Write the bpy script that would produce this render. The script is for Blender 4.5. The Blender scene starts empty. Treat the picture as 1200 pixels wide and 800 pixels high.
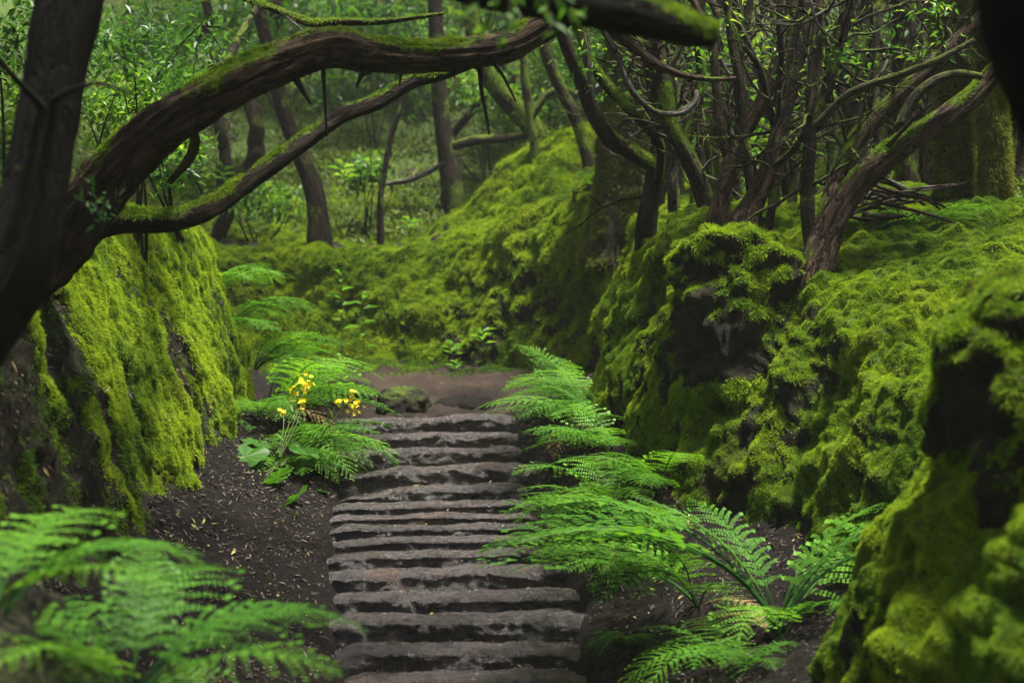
import bpy, math, random
import numpy as np
from math import radians

rng = np.random.default_rng(11)
random.seed(11)
SC = bpy.context.scene
COL = SC.collection
CZ = 2.0            # eye height above the foot of the flight
FP = 1667.0         # focal length in photograph pixels


def at(px, py, D):
    return np.array([(px - 600) / FP * D, D, CZ - (py - 400) / FP * D])


# ------------------------------------------------------------------ noise
_perm = np.random.default_rng(3).permutation(256)
_perm = np.concatenate([_perm, _perm, _perm])
_g = np.random.default_rng(4).normal(size=(256, 3))
_g /= np.linalg.norm(_g, axis=1)[:, None]


def pnoise(P):
    P = np.asarray(P, float)
    I = np.floor(P).astype(int)
    f = P - I
    I &= 255
    u = f * f * f * (f * (f * 6 - 15) + 10)
    out = 0
    for dx in (0, 1):
        for dy in (0, 1):
            for dz in (0, 1):
                h = _perm[_perm[_perm[(I[..., 0] + dx) & 255] + ((I[..., 1] + dy) & 255)] + ((I[..., 2] + dz) & 255)]
                g = _g[h & 255]
                d = (g[..., 0] * (f[..., 0] - dx) + g[..., 1] * (f[..., 1] - dy) + g[..., 2] * (f[..., 2] - dz))
                w = ((u[..., 0] if dx else 1 - u[..., 0]) * (u[..., 1] if dy else 1 - u[..., 1]) * (u[..., 2] if dz else 1 - u[..., 2]))
                out = out + d * w
    return out * 1.6


def fbm(P, octv=4, gain=0.5, lac=2.03, seed=0.0):
    P = np.asarray(P, float) + seed * 17.31
    a, s = 1.0, 0
    for _ in range(octv):
        s = s + a * pnoise(P)
        P = P * lac + 5.3
        a *= gain
    return s


def sstep(a, b, x):
    t = np.clip((x - a) / (b - a), 0, 1)
    return t * t * (3 - 2 * t)


# ------------------------------------------------------------------ object helpers
def tag(o, label=None, cat=None, group=None, kind=None):
    if label: o['label'] = label
    if cat: o['category'] = cat
    if group: o['group'] = group
    if kind: o['kind'] = kind
    return o


def empty(name, loc, label, cat, group=None):
    o = bpy.data.objects.new(name, None)
    o.empty_display_size = 0.1
    COL.objects.link(o)
    o.location = loc
    return tag(o, label, cat, group)


def mesh_data(name, V, F, attrs=None, smooth=True, mats=()):
    """F: list of int arrays (n,3) or (n,4)"""
    V = np.asarray(V, np.float32).reshape(-1, 3)
    me = bpy.data.meshes.new(name)
    F = [np.asarray(f, np.int32) for f in F if len(f)]
    nl = sum(f.size for f in F)
    npoly = sum(len(f) for f in F)
    me.vertices.add(len(V))
    me.vertices.foreach_set('co', V.ravel())
    me.loops.add(nl)
    me.polygons.add(npoly)
    me.loops.foreach_set('vertex_index', np.concatenate([f.ravel() for f in F]))
    starts, s = [], 0
    for f in F:
        k = f.shape[1]
        starts.append(s + np.arange(len(f)) * k)
        s += f.size
    me.polygons.foreach_set('loop_start', np.concatenate(starts).astype(np.int32))
    me.polygons.foreach_set('use_smooth', np.full(npoly, smooth, bool))
    for k, v in (attrs or {}).items():
        v = np.asarray(v, np.float32)
        a = me.attributes.new(k, 'FLOAT_VECTOR' if v.ndim == 2 else 'FLOAT', 'POINT')
        a.data.foreach_set('vector' if v.ndim == 2 else 'value', v.ravel())
    for m in mats:
        me.materials.append(m)
    me.update(calc_edges=True)
    return me


def obj(name, me, parent=None, loc=None):
    o = bpy.data.objects.new(name, me)
    COL.objects.link(o)
    if parent is not None:
        o.parent = parent
    if loc is not None:
        o.location = loc
    return o


def grid_faces(n, m, wrap=False):
    i, j = np.meshgrid(np.arange(n - 1), np.arange(m if wrap else m - 1), indexing='ij')
    j2 = (j + 1) % m
    return np.stack([i * m + j, (i + 1) * m + j, (i + 1) * m + j2, i * m + j2], -1).reshape(-1, 4)


def grid_normals(G, wrap=False):
    du = np.gradient(G, axis=0)
    if wrap:
        dv = np.roll(G, -1, 1) - np.roll(G, 1, 1)
    else:
        dv = np.gradient(G, axis=1)
    n = np.cross(du, dv)
    return n / (np.linalg.norm(n, axis=-1, keepdims=True) + 1e-12)


def catmull(P, t):
    P = np.asarray(P, float)
    n = len(P)
    i = np.clip(np.floor(t).astype(int), 0, n - 2)
    f = (t - i).reshape((-1,) + (1,) * (P.ndim - 1))
    p0, p1, p2, p3 = P[np.maximum(i - 1, 0)], P[i], P[i + 1], P[np.minimum(i + 2, n - 1)]
    m1, m2 = (p2 - p0) / 2, (p3 - p1) / 2
    return ((2 * f**3 - 3 * f**2 + 1) * p1 + (f**3 - 2 * f**2 + f) * m1 + (-2 * f**3 + 3 * f**2) * p2 + (f**3 - f**2) * m2)


def tparam(counts):
    t = [np.linspace(i, i + 1, c, endpoint=False) for i, c in enumerate(counts)]
    return np.concatenate(t + [np.array([float(len(counts))])])


# ------------------------------------------------------------------ materials
class NT:
    def __init__(s, name):
        s.m = bpy.data.materials.new(name)
        s.m.use_nodes = True
        s.t = s.m.node_tree
        s.t.nodes.clear()
        s.out = s.n('ShaderNodeOutputMaterial')

    def n(s, ty, ins=None, **kw):
        nd = s.t.nodes.new(ty)
        for k, v in kw.items():
            setattr(nd, k, v)
        for k, v in (ins or {}).items():
            s.set(nd.inputs[k], v)
        return nd

    def set(s, sock, v):
        if isinstance(v, bpy.types.NodeSocket):
            s.t.links.new(v, sock)
        else:
            sock.default_value = v

    def attr(s, name, out='Fac'):
        return s.n('ShaderNodeAttribute', attribute_name=name).outputs[out]

    def noise(s, scale, detail=5, rough=.6, vec=None, out='Fac'):
        nd = s.n('ShaderNodeTexNoise', {'Scale': scale, 'Detail': detail, 'Roughness': rough})
        if vec is not None: s.t.links.new(vec, nd.inputs['Vector'])
        return nd.outputs[out]

    def pos(s):
        return s.n('ShaderNodeNewGeometry').outputs['Position']

    def ramp(s, fac, stops):
        nd = s.n('ShaderNodeValToRGB')
        s.t.links.new(fac, nd.inputs[0])
        el = nd.color_ramp.elements
        while len(el) < len(stops): el.new(0.5)
        for e, (p, c) in zip(el, stops):
            e.position = p
            e.color = (c, c, c, 1) if np.isscalar(c) else (*c, 1)
        return nd.outputs[0]

    def mix(s, f, a, b):
        nd = s.n('ShaderNodeMix', data_type='RGBA')
        s.set(nd.inputs[0], f)
        for sk, v in ((nd.inputs[6], a), (nd.inputs[7], b)):
            s.set(sk, v if isinstance(v, bpy.types.NodeSocket) else (*v, 1))
        return nd.outputs[2]

    def math(s, op, a, b=0.0, clamp=False):
        nd = s.n('ShaderNodeMath', operation=op, use_clamp=clamp)
        s.set(nd.inputs[0], a); s.set(nd.inputs[1], b)
        return nd.outputs[0]

    def bump(s, h, strength=.5, dist=.02):
        return s.n('ShaderNodeBump', {'Height': h, 'Strength': strength, 'Distance': dist}).outputs[0]

    def bsdf(s, col, rough=.7, spec=.3, normal=None, transl=0.0, tcol=None, coat=0.0):
        p = s.n('ShaderNodeBsdfPrincipled')
        s.set(p.inputs['Base Color'], col if isinstance(col, bpy.types.NodeSocket) else (*col, 1))
        s.set(p.inputs['Roughness'], rough)
        s.set(p.inputs['Specular IOR Level'], spec)
        if normal is not None: s.set(p.inputs['Normal'], normal)
        sh = p.outputs[0]
        if transl > 0:
            t = s.n('ShaderNodeBsdfTranslucent')
            tc = tcol if tcol is not None else col
            s.set(t.inputs['Color'], tc if isinstance(tc, bpy.types.NodeSocket) else (*tc, 1))
            mx = s.n('ShaderNodeMixShader', {0: transl})
            s.t.links.new(sh, mx.inputs[1]); s.t.links.new(t.outputs[0], mx.inputs[2])
            sh = mx.outputs[0]
        s.t.links.new(sh, s.out.inputs[0])
        return s.m


def soil_nodes(t, pos):
    a = t.noise(2.2, 6, .65, pos)
    b = t.noise(38, 4, .7, pos)
    c = t.ramp(a, [(.3, (.003, .0022, .002)), (.5, (.0065, .0045, .0038)), (.72, (.015, .010, .008))])
    return t.mix(t.ramp(b, [(.45, 0.0), (.75, .55)]), c, (.024, .017, .014)), b


def mat_bank(name, mossdark=(.018, .040, .004), mossbright=(.075, .130, .008)):
    t = NT(name)
    pos = t.pos()
    soil, sb = soil_nodes(t, pos)
    film = t.noise(7, 6, .7, pos)
    soil = t.mix(t.ramp(film, [(.42, 0.0), (.62, .75)]), soil, (.026, .030, .008))
    mn = t.noise(9, 6, .65, pos)
    fine = t.noise(70, 3, .7, pos)
    moss = t.ramp(mn, [(.3, mossdark), (.7, mossbright)])
    moss = t.mix(t.ramp(fine, [(.35, .65), (.6, 0.0)]), moss, (.018, .026, .004))
    edge = t.math('ADD', t.attr('moss'), t.math('MULTIPLY', t.math('SUBTRACT', t.noise(30, 4, .7, pos), .5), .7))
    col = t.mix(t.ramp(edge, [(.40, 0.0), (.60, 1.0)]), soil, moss)
    h = t.math('ADD', t.noise(22, 7, .7, pos), t.math('MULTIPLY', fine, .5))
    return t.bsdf(col, .85, .2, t.bump(h, .9, .03))


def mat_soil(name):
    t = NT(name)
    pos = t.pos()
    soil, sb = soil_nodes(t, pos)
    tan = t.noise(1.1, 4, .6, pos)
    soil = t.mix(t.math('MULTIPLY', t.attr('tan'), t.ramp(tan, [(.35, .2), (.65, 1.0)])), soil, (.085, .058, .042))
    h = t.math('ADD', t.noise(30, 8, .72, pos), t.noise(140, 3, .6, pos))
    r = t.ramp(t.noise(3.5, 4, .6, pos), [(.35, .45), (.6, .85)])
    return t.bsdf(soil, r, .16, t.bump(h, 1.0, .035))


def mat_step(name):
    t = NT(name)
    pos = t.pos()
    a = t.noise(5, 7, .7, pos)
    b = t.noise(48, 5, .75, pos)
    c = t.ramp(a, [(.3, (.010, .0075, .0080)), (.5, (.026, .0195, .0205)), (.72, (.055, .042, .042))])
    c = t.mix(t.ramp(b, [(.5, 0.0), (.78, .7)]), c, (.085, .068, .064))
    c = t.mix(t.ramp(b, [(.2, .75), (.44, 0.0)]), c, (.012, .010, .010))
    rust = t.noise(1.7, 5, .6, pos)
    c = t.mix(t.ramp(rust, [(.55, 0.0), (.8, .6)]), c, (.12, .062, .036))
    c = t.mix(t.math('MULTIPLY', t.attr('tan'), .6), c, (.070, .048, .038))
    r = t.ramp(t.noise(7, 5, .7, pos), [(.38, .10), (.62, .42)])
    h = t.math('ADD', t.math('MULTIPLY', t.noise(26, 8, .75, pos), 1.0), t.math('MULTIPLY', t.noise(110, 4, .7, pos), .55))
    return t.bsdf(c, r, .65, t.bump(h, 1.0, .022))


def mat_bark(name, dark, light, mossd=(.030, .050, .006), mossb=(.105, .150, .010)):
    t = NT(name)
    v = t.attr('barkco', 'Vector')
    mp = t.n('ShaderNodeMapping', {'Vector': v, 'Scale': (1, 1, .12)}).outputs[0]
    a = t.noise(34, 7, .68, mp)
    b = t.noise(5, 4, .6, v)
    col = t.ramp(a, [(.3, tuple(x * .22 for x in dark)), (.48, dark), (.7, light)])
    col = t.mix(t.ramp(b, [(.4, .6), (.65, 0.0)]), col, tuple(x * .8 for x in dark))
    ck = t.noise(17, 4, .6, t.n('ShaderNodeMapping', {'Vector': v, 'Scale': (1, 1, .22), 'Location': (4, 2, 9)}).outputs[0])
    ck = t.math('ABSOLUTE', t.math('SUBTRACT', ck, .5))
    ckf = t.ramp(ck, [(0.0, 0.0), (.055, 1.0)])
    col = t.mix(ckf, tuple(x * .18 for x in dark), col)
    lich = t.noise(16, 5, .7, v)
    col = t.mix(t.ramp(lich, [(.62, 0.0), (.72, .25)]), col, (.10, .10, .06))
    mn = t.noise(40, 5, .7, v)
    ms = t.ramp(mn, [(.3, mossd), (.7, mossb)])
    e = t.math('ADD', t.attr('moss'), t.math('MULTIPLY', t.math('SUBTRACT', t.noise(24, 5, .7, v), .5), .8))
    f = t.ramp(e, [(.42, 0.0), (.58, 1.0)])
    col = t.mix(f, col, ms)
    h = t.math('ADD', t.math('ADD', a, t.math('MULTIPLY', mn, .3)), t.math('MULTIPLY', ckf, .6))
    return t.bsdf(col, .85, .14, t.bump(h, 1.0, .03))


def mat_leafy(name, stops, rough=.6, spec=.3, transl=.35, tmul=1.5, rand=True, brown=0.0):
    t = NT(name)
    f = t.attr('tone')
    if rand:
        oi = t.n('ShaderNodeObjectInfo').outputs['Random']
        f = t.math('ADD', f, t.math('MULTIPLY', t.math('SUBTRACT', oi, .5), .35), clamp=True)
    c = t.ramp(f, stops)
    if brown:
        pn = t.noise(1.9, 5, .7, t.pos())
        c = t.mix(t.ramp(pn, [(.52, 0.0), (.68, brown)]), c, (.075, .058, .014))
        p2 = t.noise(.9, 4, .6, t.n('ShaderNodeMapping', {'Vector': t.pos(), 'Location': (7, 3, 1)}).outputs[0])
        c = t.mix(t.ramp(p2, [(.5, 0.0), (.66, .55)]), c, (.030, .095, .012))
    tc = t.n('ShaderNodeMix', data_type='RGBA', blend_type='MULTIPLY')
    t.set(tc.inputs[0], 1.0); t.set(tc.inputs[6], c); t.set(tc.inputs[7], (tmul * 1.05, tmul, tmul * .5, 1))
    return t.bsdf(c, rough, spec, None, transl, tc.outputs[2])


M = {}
M['bank'] = mat_bank('mossy_soil')
M['rock'] = mat_bank('mossy_rock_surface', (.02, .034, .004), (.07, .105, .008))
M['soil'] = mat_soil('dark_soil')
M['step'] = mat_step('wet_worn_stone')
M['bark_red'] = mat_bark('reddish_bark', (.040, .024, .014), (.118, .078, .050))
M['bark_dark'] = mat_bark('dark_bark', (.017, .011, .006), (.052, .036, .021))
M['bark_grey'] = mat_bark('grey_bark', (.07, .06, .052), (.26, .24, .22))
M['bark_olive'] = mat_bark('olive_bark', (.035, .032, .016), (.085, .080, .035), (.03, .042, .006), (.08, .10, .010))
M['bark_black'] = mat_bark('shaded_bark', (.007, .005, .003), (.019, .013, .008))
M['moss'] = mat_leafy('moss_fronds', [(0, (.012, .028, .003)), (.35, (.050, .105, .006)), (.7, (.130, .225, .010)), (1, (.26, .35, .020))], .75, .15, .35, 1.6, False, .45)
M['hairmoss'] = mat_leafy('hanging_moss', [(0, (.022, .030, .005)), (.5, (.085, .105, .012)), (1, (.18, .20, .025))], .8, .15, .3, 1.5, False)
M['fern'] = mat_leafy('fern_green', [(0, (.018, .072, .012)), (.45, (.062, .182, .015)), (.8, (.118, .265, .020)), (1, (.21, .34, .03))], .5, .22, .42, 1.5)
M['leaf'] = mat_leafy('glossy_leaf', [(0, (.012, .040, .008)), (.45, (.035, .105, .014)), (.8, (.085, .20, .02)), (1, (.20, .31, .04))], .42, .30, .42, 1.7, False)
M['cover'] = mat_leafy('ground_leaves', [(0, (.020, .032, .006)), (.45, (.055, .092, .010)), (.8, (.11, .155, .014)), (1, (.17, .21, .03))], .65, .25, .35, 1.5, False)
M['litter'] = mat_leafy('dry_leaves', [(0, (.016, .010, .007)), (.35, (.07, .042, .022)), (.6, (.22, .14, .07)), (.8, (.30, .27, .07)), (1, (.16, .24, .04))], .55, .35, .1, 1.2, False)
M['petal'] = mat_leafy('yellow_petals', [(0, (.62, .50, .01)), (1, (.80, .72, .03))], .5, .3, .3, 1.2, False)
M['stalk'] = mat_leafy('green_stalk', [(0, (.03, .05, .012)), (1, (.09, .13, .03))], .5, .3, .1, 1.2, False)
M['stalk_brown'] = mat_leafy('brown_stalk', [(0, (.03, .018, .01)), (1, (.09, .05, .03))], .5, .3, .1, 1.2, False)


# ------------------------------------------------------------------ kites (leaf-sized faces)
def unit(v):
    return v / (np.linalg.norm(v, axis=-1, keepdims=True) + 1e-12)


def kites(P, d, L, W, up=None, fold=.15, midf=.42, droop=0.0):
    """leaf shapes: base P, direction d, length L, width W -> verts (4N,3), faces"""
    N = len(P)
    d = unit(d)
    if up is None:
        up = rng.normal(size=(N, 3))
    s = unit(np.cross(d, up))
    nrm = np.cross(s, d)
    L = np.broadcast_to(np.asarray(L, float), (N,))[:, None]
    W = np.broadcast_to(np.asarray(W, float), (N,))[:, None]
    mid = P + d * L * midf
    tip = P + d * L - np.array([0, 0, 1]) * L * droop
    V = np.stack([P, mid + s * W / 2 + nrm * W * fold, tip, mid - s * W / 2 + nrm * W * fold], 1)
    F = np.arange(N * 4).reshape(N, 4)
    return V.reshape(-1, 3), F


def sample(V, Q, N, w, density):
    """random points over a quad mesh weighted by per-vertex w"""
    T = np.concatenate([Q[:, [0, 1, 2]], Q[:, [0, 2, 3]]])
    a, b, c = V[T[:, 0]], V[T[:, 1]], V[T[:, 2]]
    ar = np.linalg.norm(np.cross(b - a, c - a), axis=1) / 2 * w[T].mean(1)
    n = int(ar.sum() * density)
    if n < 1:
        return None
    ti = rng.choice(len(T), n, p=ar / ar.sum())
    r1, r2 = np.sqrt(rng.random(n)), rng.random(n)
    B = np.stack([1 - r1, r1 * (1 - r2), r1 * r2], 1)
    tri = T[ti]
    P = (V[tri] * B[..., None]).sum(1)
    Nn = unit((N[tri] * B[..., None]).sum(1))
    return P, Nn


def mossmesh(name, V, Q, N, w, density, L=.03, W=.007, hang=.35, spread=.75, tone=None, k=3, mat='moss', base_tone=.42, parent=None):
    s = sample(V, Q, N, w, density)
    if s is None:
        return None
    P, Nn = s
    n = len(P)
    # clumps vary in tone and length
    big = fbm(P * 2.3, 3, seed=2)
    sm = fbm(P * 14, 2, seed=5)
    tn = base_tone + .32 * big + .32 * sm
    LL = L * (1 + .5 * fbm(P * 9, 2, seed=8))
    P = np.repeat(P - Nn * .006, k, 0)
    Nr = np.repeat(Nn, k, 0)
    d = Nr * (.75 + .3 * rng.random((n * k, 1))) + rng.normal(size=(n * k, 3)) * spread + np.array([0, 0, -hang])
    LL = np.repeat(LL, k) * (.6 + .8 * rng.random(n * k))
    VV, FF = kites(P, d, np.clip(LL, L * .35, None), W * (.7 + .6 * rng.random(n * k)), up=Nr + rng.normal(size=Nr.shape) * .4, fold=.1, droop=.15)
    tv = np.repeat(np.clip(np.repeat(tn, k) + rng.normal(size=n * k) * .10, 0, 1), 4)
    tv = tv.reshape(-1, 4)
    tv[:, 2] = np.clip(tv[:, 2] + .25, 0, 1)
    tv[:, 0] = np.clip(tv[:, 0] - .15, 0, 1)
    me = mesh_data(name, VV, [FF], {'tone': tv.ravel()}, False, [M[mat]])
    return obj(name, me, parent)


# ------------------------------------------------------------------ tubes
def tube(pts, rad, step=.05, nseg=12, rough=.10, seed=0.0, mossy=.5, mossup=.5, wig=0.0, flare=0.0, ends=True, ridge=0.0):
    pts = np.asarray(pts, float)
    rad = np.interp(np.linspace(0, 1, len(pts)), np.linspace(0, 1, len(rad)), rad) if len(rad) != len(pts) else np.asarray(rad, float)
    seg = np.linalg.norm(np.diff(pts, axis=0), axis=1)
    cnt = np.maximum(2, np.ceil(seg / step).astype(int))
    t = tparam(cnt)
    C = catmull(pts, t)
    R = catmull(rad[:, None], t)[:, 0].clip(.001)
    if wig:
        C = C + np.stack([fbm(C * 1.9, 3, seed=seed + k + 1) for k in range(3)], 1) * wig * sstep(0, .5, np.arange(len(C)) * step)[:, None]
    T = unit(np.gradient(C, axis=0))
    l = np.concatenate([[0], np.cumsum(np.linalg.norm(np.diff(C, axis=0), axis=1))])
    if flare:
        R = R * (1 + flare * np.exp(-l / (.9 * R[0] + .05)))
    ref = np.array([0, 0, 1.0]) if abs(T[0, 2]) < .9 else np.array([1.0, 0, 0])
    u = unit(np.cross(T[0], ref))
    U = []
    for k in range(len(C)):
        u = unit(u - T[k] * np.dot(u, T[k]))
        U.append(u)
    U = np.array(U)
    Vv = np.cross(T, U)
    th = np.linspace(0, 2 * np.pi, nseg, endpoint=False)
    cs, sn = np.cos(th), np.sin(th)
    Nn = U[:, None, :] * cs[None, :, None] + Vv[:, None, :] * sn[None, :, None]
    bc = np.stack(np.broadcast_arrays(cs[None] * R[:, None], sn[None] * R[:, None], l[:, None]), -1) + seed * 3.7
    cyl = np.stack(np.broadcast_arrays(cs[None] * 1.6, sn[None] * 1.6, l[:, None] * 1.3 / (R.mean() * 9 + .05)), -1)
    disp = 1 + rough * fbm(cyl, 4, seed=seed) + rough * .7 * fbm(np.stack(np.broadcast_arrays(cs[None] * 4, sn[None] * 4, l[:, None] * 2.2), -1), 3, seed=seed + 4)
    if ridge:
        sp = np.stack(np.broadcast_arrays(np.cos(th[None] + l[:, None] * .5) * 4.5, np.sin(th[None] + l[:, None] * .5) * 4.5, l[:, None] * 1.7), -1)
        disp = disp + ridge * (.35 - np.abs(fbm(sp, 4, seed=seed + 6)))
    G = C[:, None, :] + Nn * (R[:, None] * disp)[..., None]
    ms = mossy + mossup * Nn[..., 2] + .45 * fbm(G * 3.2, 3, seed=seed + 9)
    n = len(C)
    V = G.reshape(-1, 3)
    F = [grid_faces(n, nseg, True)[:, ::-1]]
    A = {'barkco': bc.reshape(-1, 3), 'moss': ms.reshape(-1).clip(0, 1)}
    Nf = Nn.reshape(-1, 3)
    if ends:
        V = np.vstack([V, C[0], C[-1] + T[-1] * R[-1] * .5])
        j = np.arange(nseg)
        F.append(np.stack([np.full(nseg, n * nseg), j, (j + 1) % nseg], 1)[:, ::-1])
        b = (n - 1) * nseg
        F.append(np.stack([np.full(nseg, n * nseg + 1), b + (j + 1) % nseg, b + j], 1)[:, ::-1])
        A['barkco'] = np.vstack([A['barkco'], bc[0].mean(0), bc[-1].mean(0)])
        A['moss'] = np.append(A['moss'], [A['moss'][0], A['moss'][-nseg:].mean()])
        Nf = np.vstack([Nf, -T[0], T[-1]])
    return V, F, A, Nf


def join(parts):
    Vs, Fs, As, Ns, o = [], [], {}, [], 0
    for V, F, A, N in parts:
        Vs.append(V); Ns.append(N)
        Fs += [f + o for f in F]
        for k in A: As.setdefault(k, []).append(A[k])
        o += len(V)
    q = [f for f in Fs if f.shape[1] == 4]
    t3 = [f for f in Fs if f.shape[1] == 3]
    F = ([np.vstack(q)] if q else []) + ([np.vstack(t3)] if t3 else [])
    return np.vstack(Vs), F, {k: np.concatenate(v) for k, v in As.items()}, np.vstack(Ns)


def px_path(lst, D=None):
    return np.array([at(p[0], p[1], p[2] if len(p) > 2 else D) for p in lst])


def px_rad(w, D):
    return np.asarray(w, float) / 2 / FP * D


# =================================================================== THE SETTING
# ---------- control lines of the sunken trail
RB = [  # foot xyz, lip xyz, outward direction
    ((1.6, -4, 0.0), (2.2, -4, 1.9), (1, 0)),
    ((1.5, 2, .1), (2.1, 2, 1.9), (1, 0)),
    ((1.25, 5.0, .1), (1.95, 5.2, 1.75), (1, 0)),
    ((1.35, 6.3, .25), (2.05, 6.3, 1.75), (1, 0)),
    ((1.72, 7.5, .40), (2.45, 7.6, 1.72), (1, 0)),
    ((1.50, 8.6, .62), (2.2, 8.6, 2.02), (1, 0)),
    ((1.10, 9.3, .78), (1.82, 9.4, 2.3), (1, 0)),
    ((.86, 10, .98), (1.52, 10.1, 2.65), (1, 0)),
    ((.70, 10.8, 1.12), (1.38, 11, 2.88), (1, 0)),
    ((.64, 11.7, 1.3), (1.28, 12, 3.0), (1, .05)),
    ((.75, 12.8, 1.45), (1.35, 13, 3.0), (1, .15)),
    ((.95, 14, 1.6), (1.4, 14.6, 3.3), (.85, .5)),
    ((.6, 15.2, 1.7), (.85, 15.9, 3.75), (.6, .8)),
    ((-.3, 16.1, 1.72), (-.15, 17, 3.42), (.3, .95)),
    ((-1.4, 16.7, 1.72), (-1.4, 17.5, 3.12), (.1, 1)),
    ((-2.8, 17.1, 1.75), (-2.9, 17.8, 3.15), (0, 1)),
    ((-5, 17.4, 1.85), (-5.1, 18.1, 3.2), (-.05, 1)),
    ((-10, 18, 2.2), (-10, 18.7, 3.5), (-.1, 1)),
    ((-18, 19, 2.6), (-18, 19.7, 3.9), (-.2, 1)),
]
LB = [
    ((-2.3, -4, .3), (-2.9, -4, 2.2)),
    ((-1.3, 2.2, .45), (-2.9, 2, 2.1)),
    ((-.80, 4.0, .50), (-2.75, 4, 2.05)),
    ((-1.25, 5.1, .5), (-2.75, 5.2, 2.15)),
    ((-2.0, 6.2, .45), (-2.78, 6.3, 2.3)),
    ((-2.1, 8, .65), (-2.82, 8, 2.55)),
    ((-2.12, 9.5, .9), (-2.75, 9.5, 2.8)),
    ((-2.1, 11, 1.15), (-2.7, 11, 2.95)),
    ((-2.15, 12, 1.3), (-2.65, 12, 2.95)),
    ((-2.4, 12.7, 1.4), (-2.85, 12.45, 2.92)),
    ((-3.0, 13.2, 1.5), (-3.2, 12.8, 2.95)),
    ((-4.2, 13.6, 1.6), (-4.2, 13.0, 3.0)),
    ((-7, 14, 1.8), (-7, 13.4, 3.1)),
    ((-13, 14.6, 2), (-13, 13.8, 3.3)),
]
PZ = np.array([(-8, -.3), (0, -.2), (5, -.02), (7.6, 0.0), (8, .04), (9.4, .42), (10.2, .56), (11.2, .84), (12.1, 1.27), (13, 1.43), (14, 1.55), (16, 1.72), (20, 1.95), (30, 2.6)])


def pathz(y):
    return np.interp(y, PZ[:, 0], PZ[:, 1])


def bank_mesh(ctrl, scounts, tcounts):
    P = catmull(ctrl, tparam(scounts))
    P = catmull(np.swapaxes(P, 0, 1), tparam(tcounts))
    return np.swapaxes(P, 0, 1)


# right bank + hill behind it (one continuous sheet)
rows = []
for i, (f, l, n) in enumerate(RB):
    f, l = np.array(f, float), np.array(l, float)
    n = np.array([*n, 0.0]); n /= np.linalg.norm(n)
    h = l - f
    w = sstep(10, 13, i)
    offs = [.55, 1.6, 3.5, 8, 15, 27, 42]
    ra = [.12, .22, .30, 1.0, 3.4, 9.0, 15]
    rb = [.03, .10, .75, 2.9, 6.0, 11.5, 17]
    row = [f - n * .25 - (0, 0, .25), f, f + h * (.26, .26, .33), f + h * (.55, .55, .70), l - n * .06 - (0, 0, .06)]
    for o_, a_, b_ in zip(offs, ra, rb):
        row.append(l + n * o_ + (0, 0, a_ * (1 - w) + b_ * w))
    rows.append(row)
sc_ = [10, 12, 26, 26, 24, 32, 34, 36, 36, 40, 36, 36, 44, 46, 44, 46, 36, 26]
G = bank_mesh(np.array(rows), sc_, [5, 18, 22, 22, 16, 22, 24, 30, 16, 14, 10])
tpar = tparam([5, 18, 22, 22, 16, 22, 24, 30, 16, 14, 10])
Tt = np.broadcast_to(tpar[None], G.shape[:2])
# mossy swell beyond the far bank
gx, gy = G[..., 0].copy(), G[..., 1].copy()
sw = np.exp(-(((gx - .75 + .25 * (gy - 19)) / 1.25) ** 2 + ((gy - 19.4) / .95) ** 2) ** 1.5)
G[..., 2] += 1.05 * sw * (Tt > 5)
N = grid_normals(G)
if N[60, 40, 0] > 0: N = -N
amp = np.interp(Tt, [0, 1, 2, 4, 5, 6, 8, 11], [.02, .06, .13, .12, .09, .08, .16, .6])
d = amp * (fbm(G * np.array([1.3, 1.3, .9]), 3, seed=1) * 1.1 + .42 * fbm(G * 4.1, 3, seed=6)) + .075 * (np.abs(fbm(G * np.array([8.5, 8.5, 5.0]), 3, seed=3)) - .2) * sstep(12, 6.5, Tt) * sstep(.8, 1.5, Tt)
# vertical runnels on the steep faces
d += .075 * fbm(G * np.array([3.6, 3.6, .6]), 4, seed=12) * sstep(1, 2, Tt) * sstep(5.2, 4, Tt)
G = G + N * d[..., None]
N = grid_normals(G)
if N[60, 40, 0] > 0: N = -N
steep = N[..., 2]
mk = .46 + .60 * fbm(G * np.array([1.3, 1.3, .9]), 4, seed=21) + .42 * fbm(G * np.array([5, 5, 1.6]), 3, seed=23)
mk += .60 * sstep(.1, .8, steep)
mk -= .16 * sstep(2.2, 1.1, Tt)                     # bare soil near the foot
fl = sstep(12.5, 14.5, G[..., 1])
mk += .12 * fl
mk -= 1.7 * sstep(16, 17, G[..., 1]) * sstep(5.15, 5.4, Tt) * sstep(6.4, 6.1, Tt) * sstep(-.2, -1.2, G[..., 0])
back = sstep(6.4, 8.6, Tt) * (1 - sstep(.05, .4, sw))
mk += .3 * sw
mk -= back * (.45 - .35 * fbm(G * .5, 3, seed=30))
G_R, N_R, MK_R, T_R = G, N, np.clip(mk, 0, 1), Tt
me = mesh_data('right_bank', G.reshape(-1, 3), [grid_faces(*G.shape[:2])], {'moss': MK_R.ravel()}, True, [M['bank']])
tag(obj('right_bank', me), 'mossy earth bank right of the steps, running on behind them and up the wooded hill', None, None, 'structure')

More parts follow.
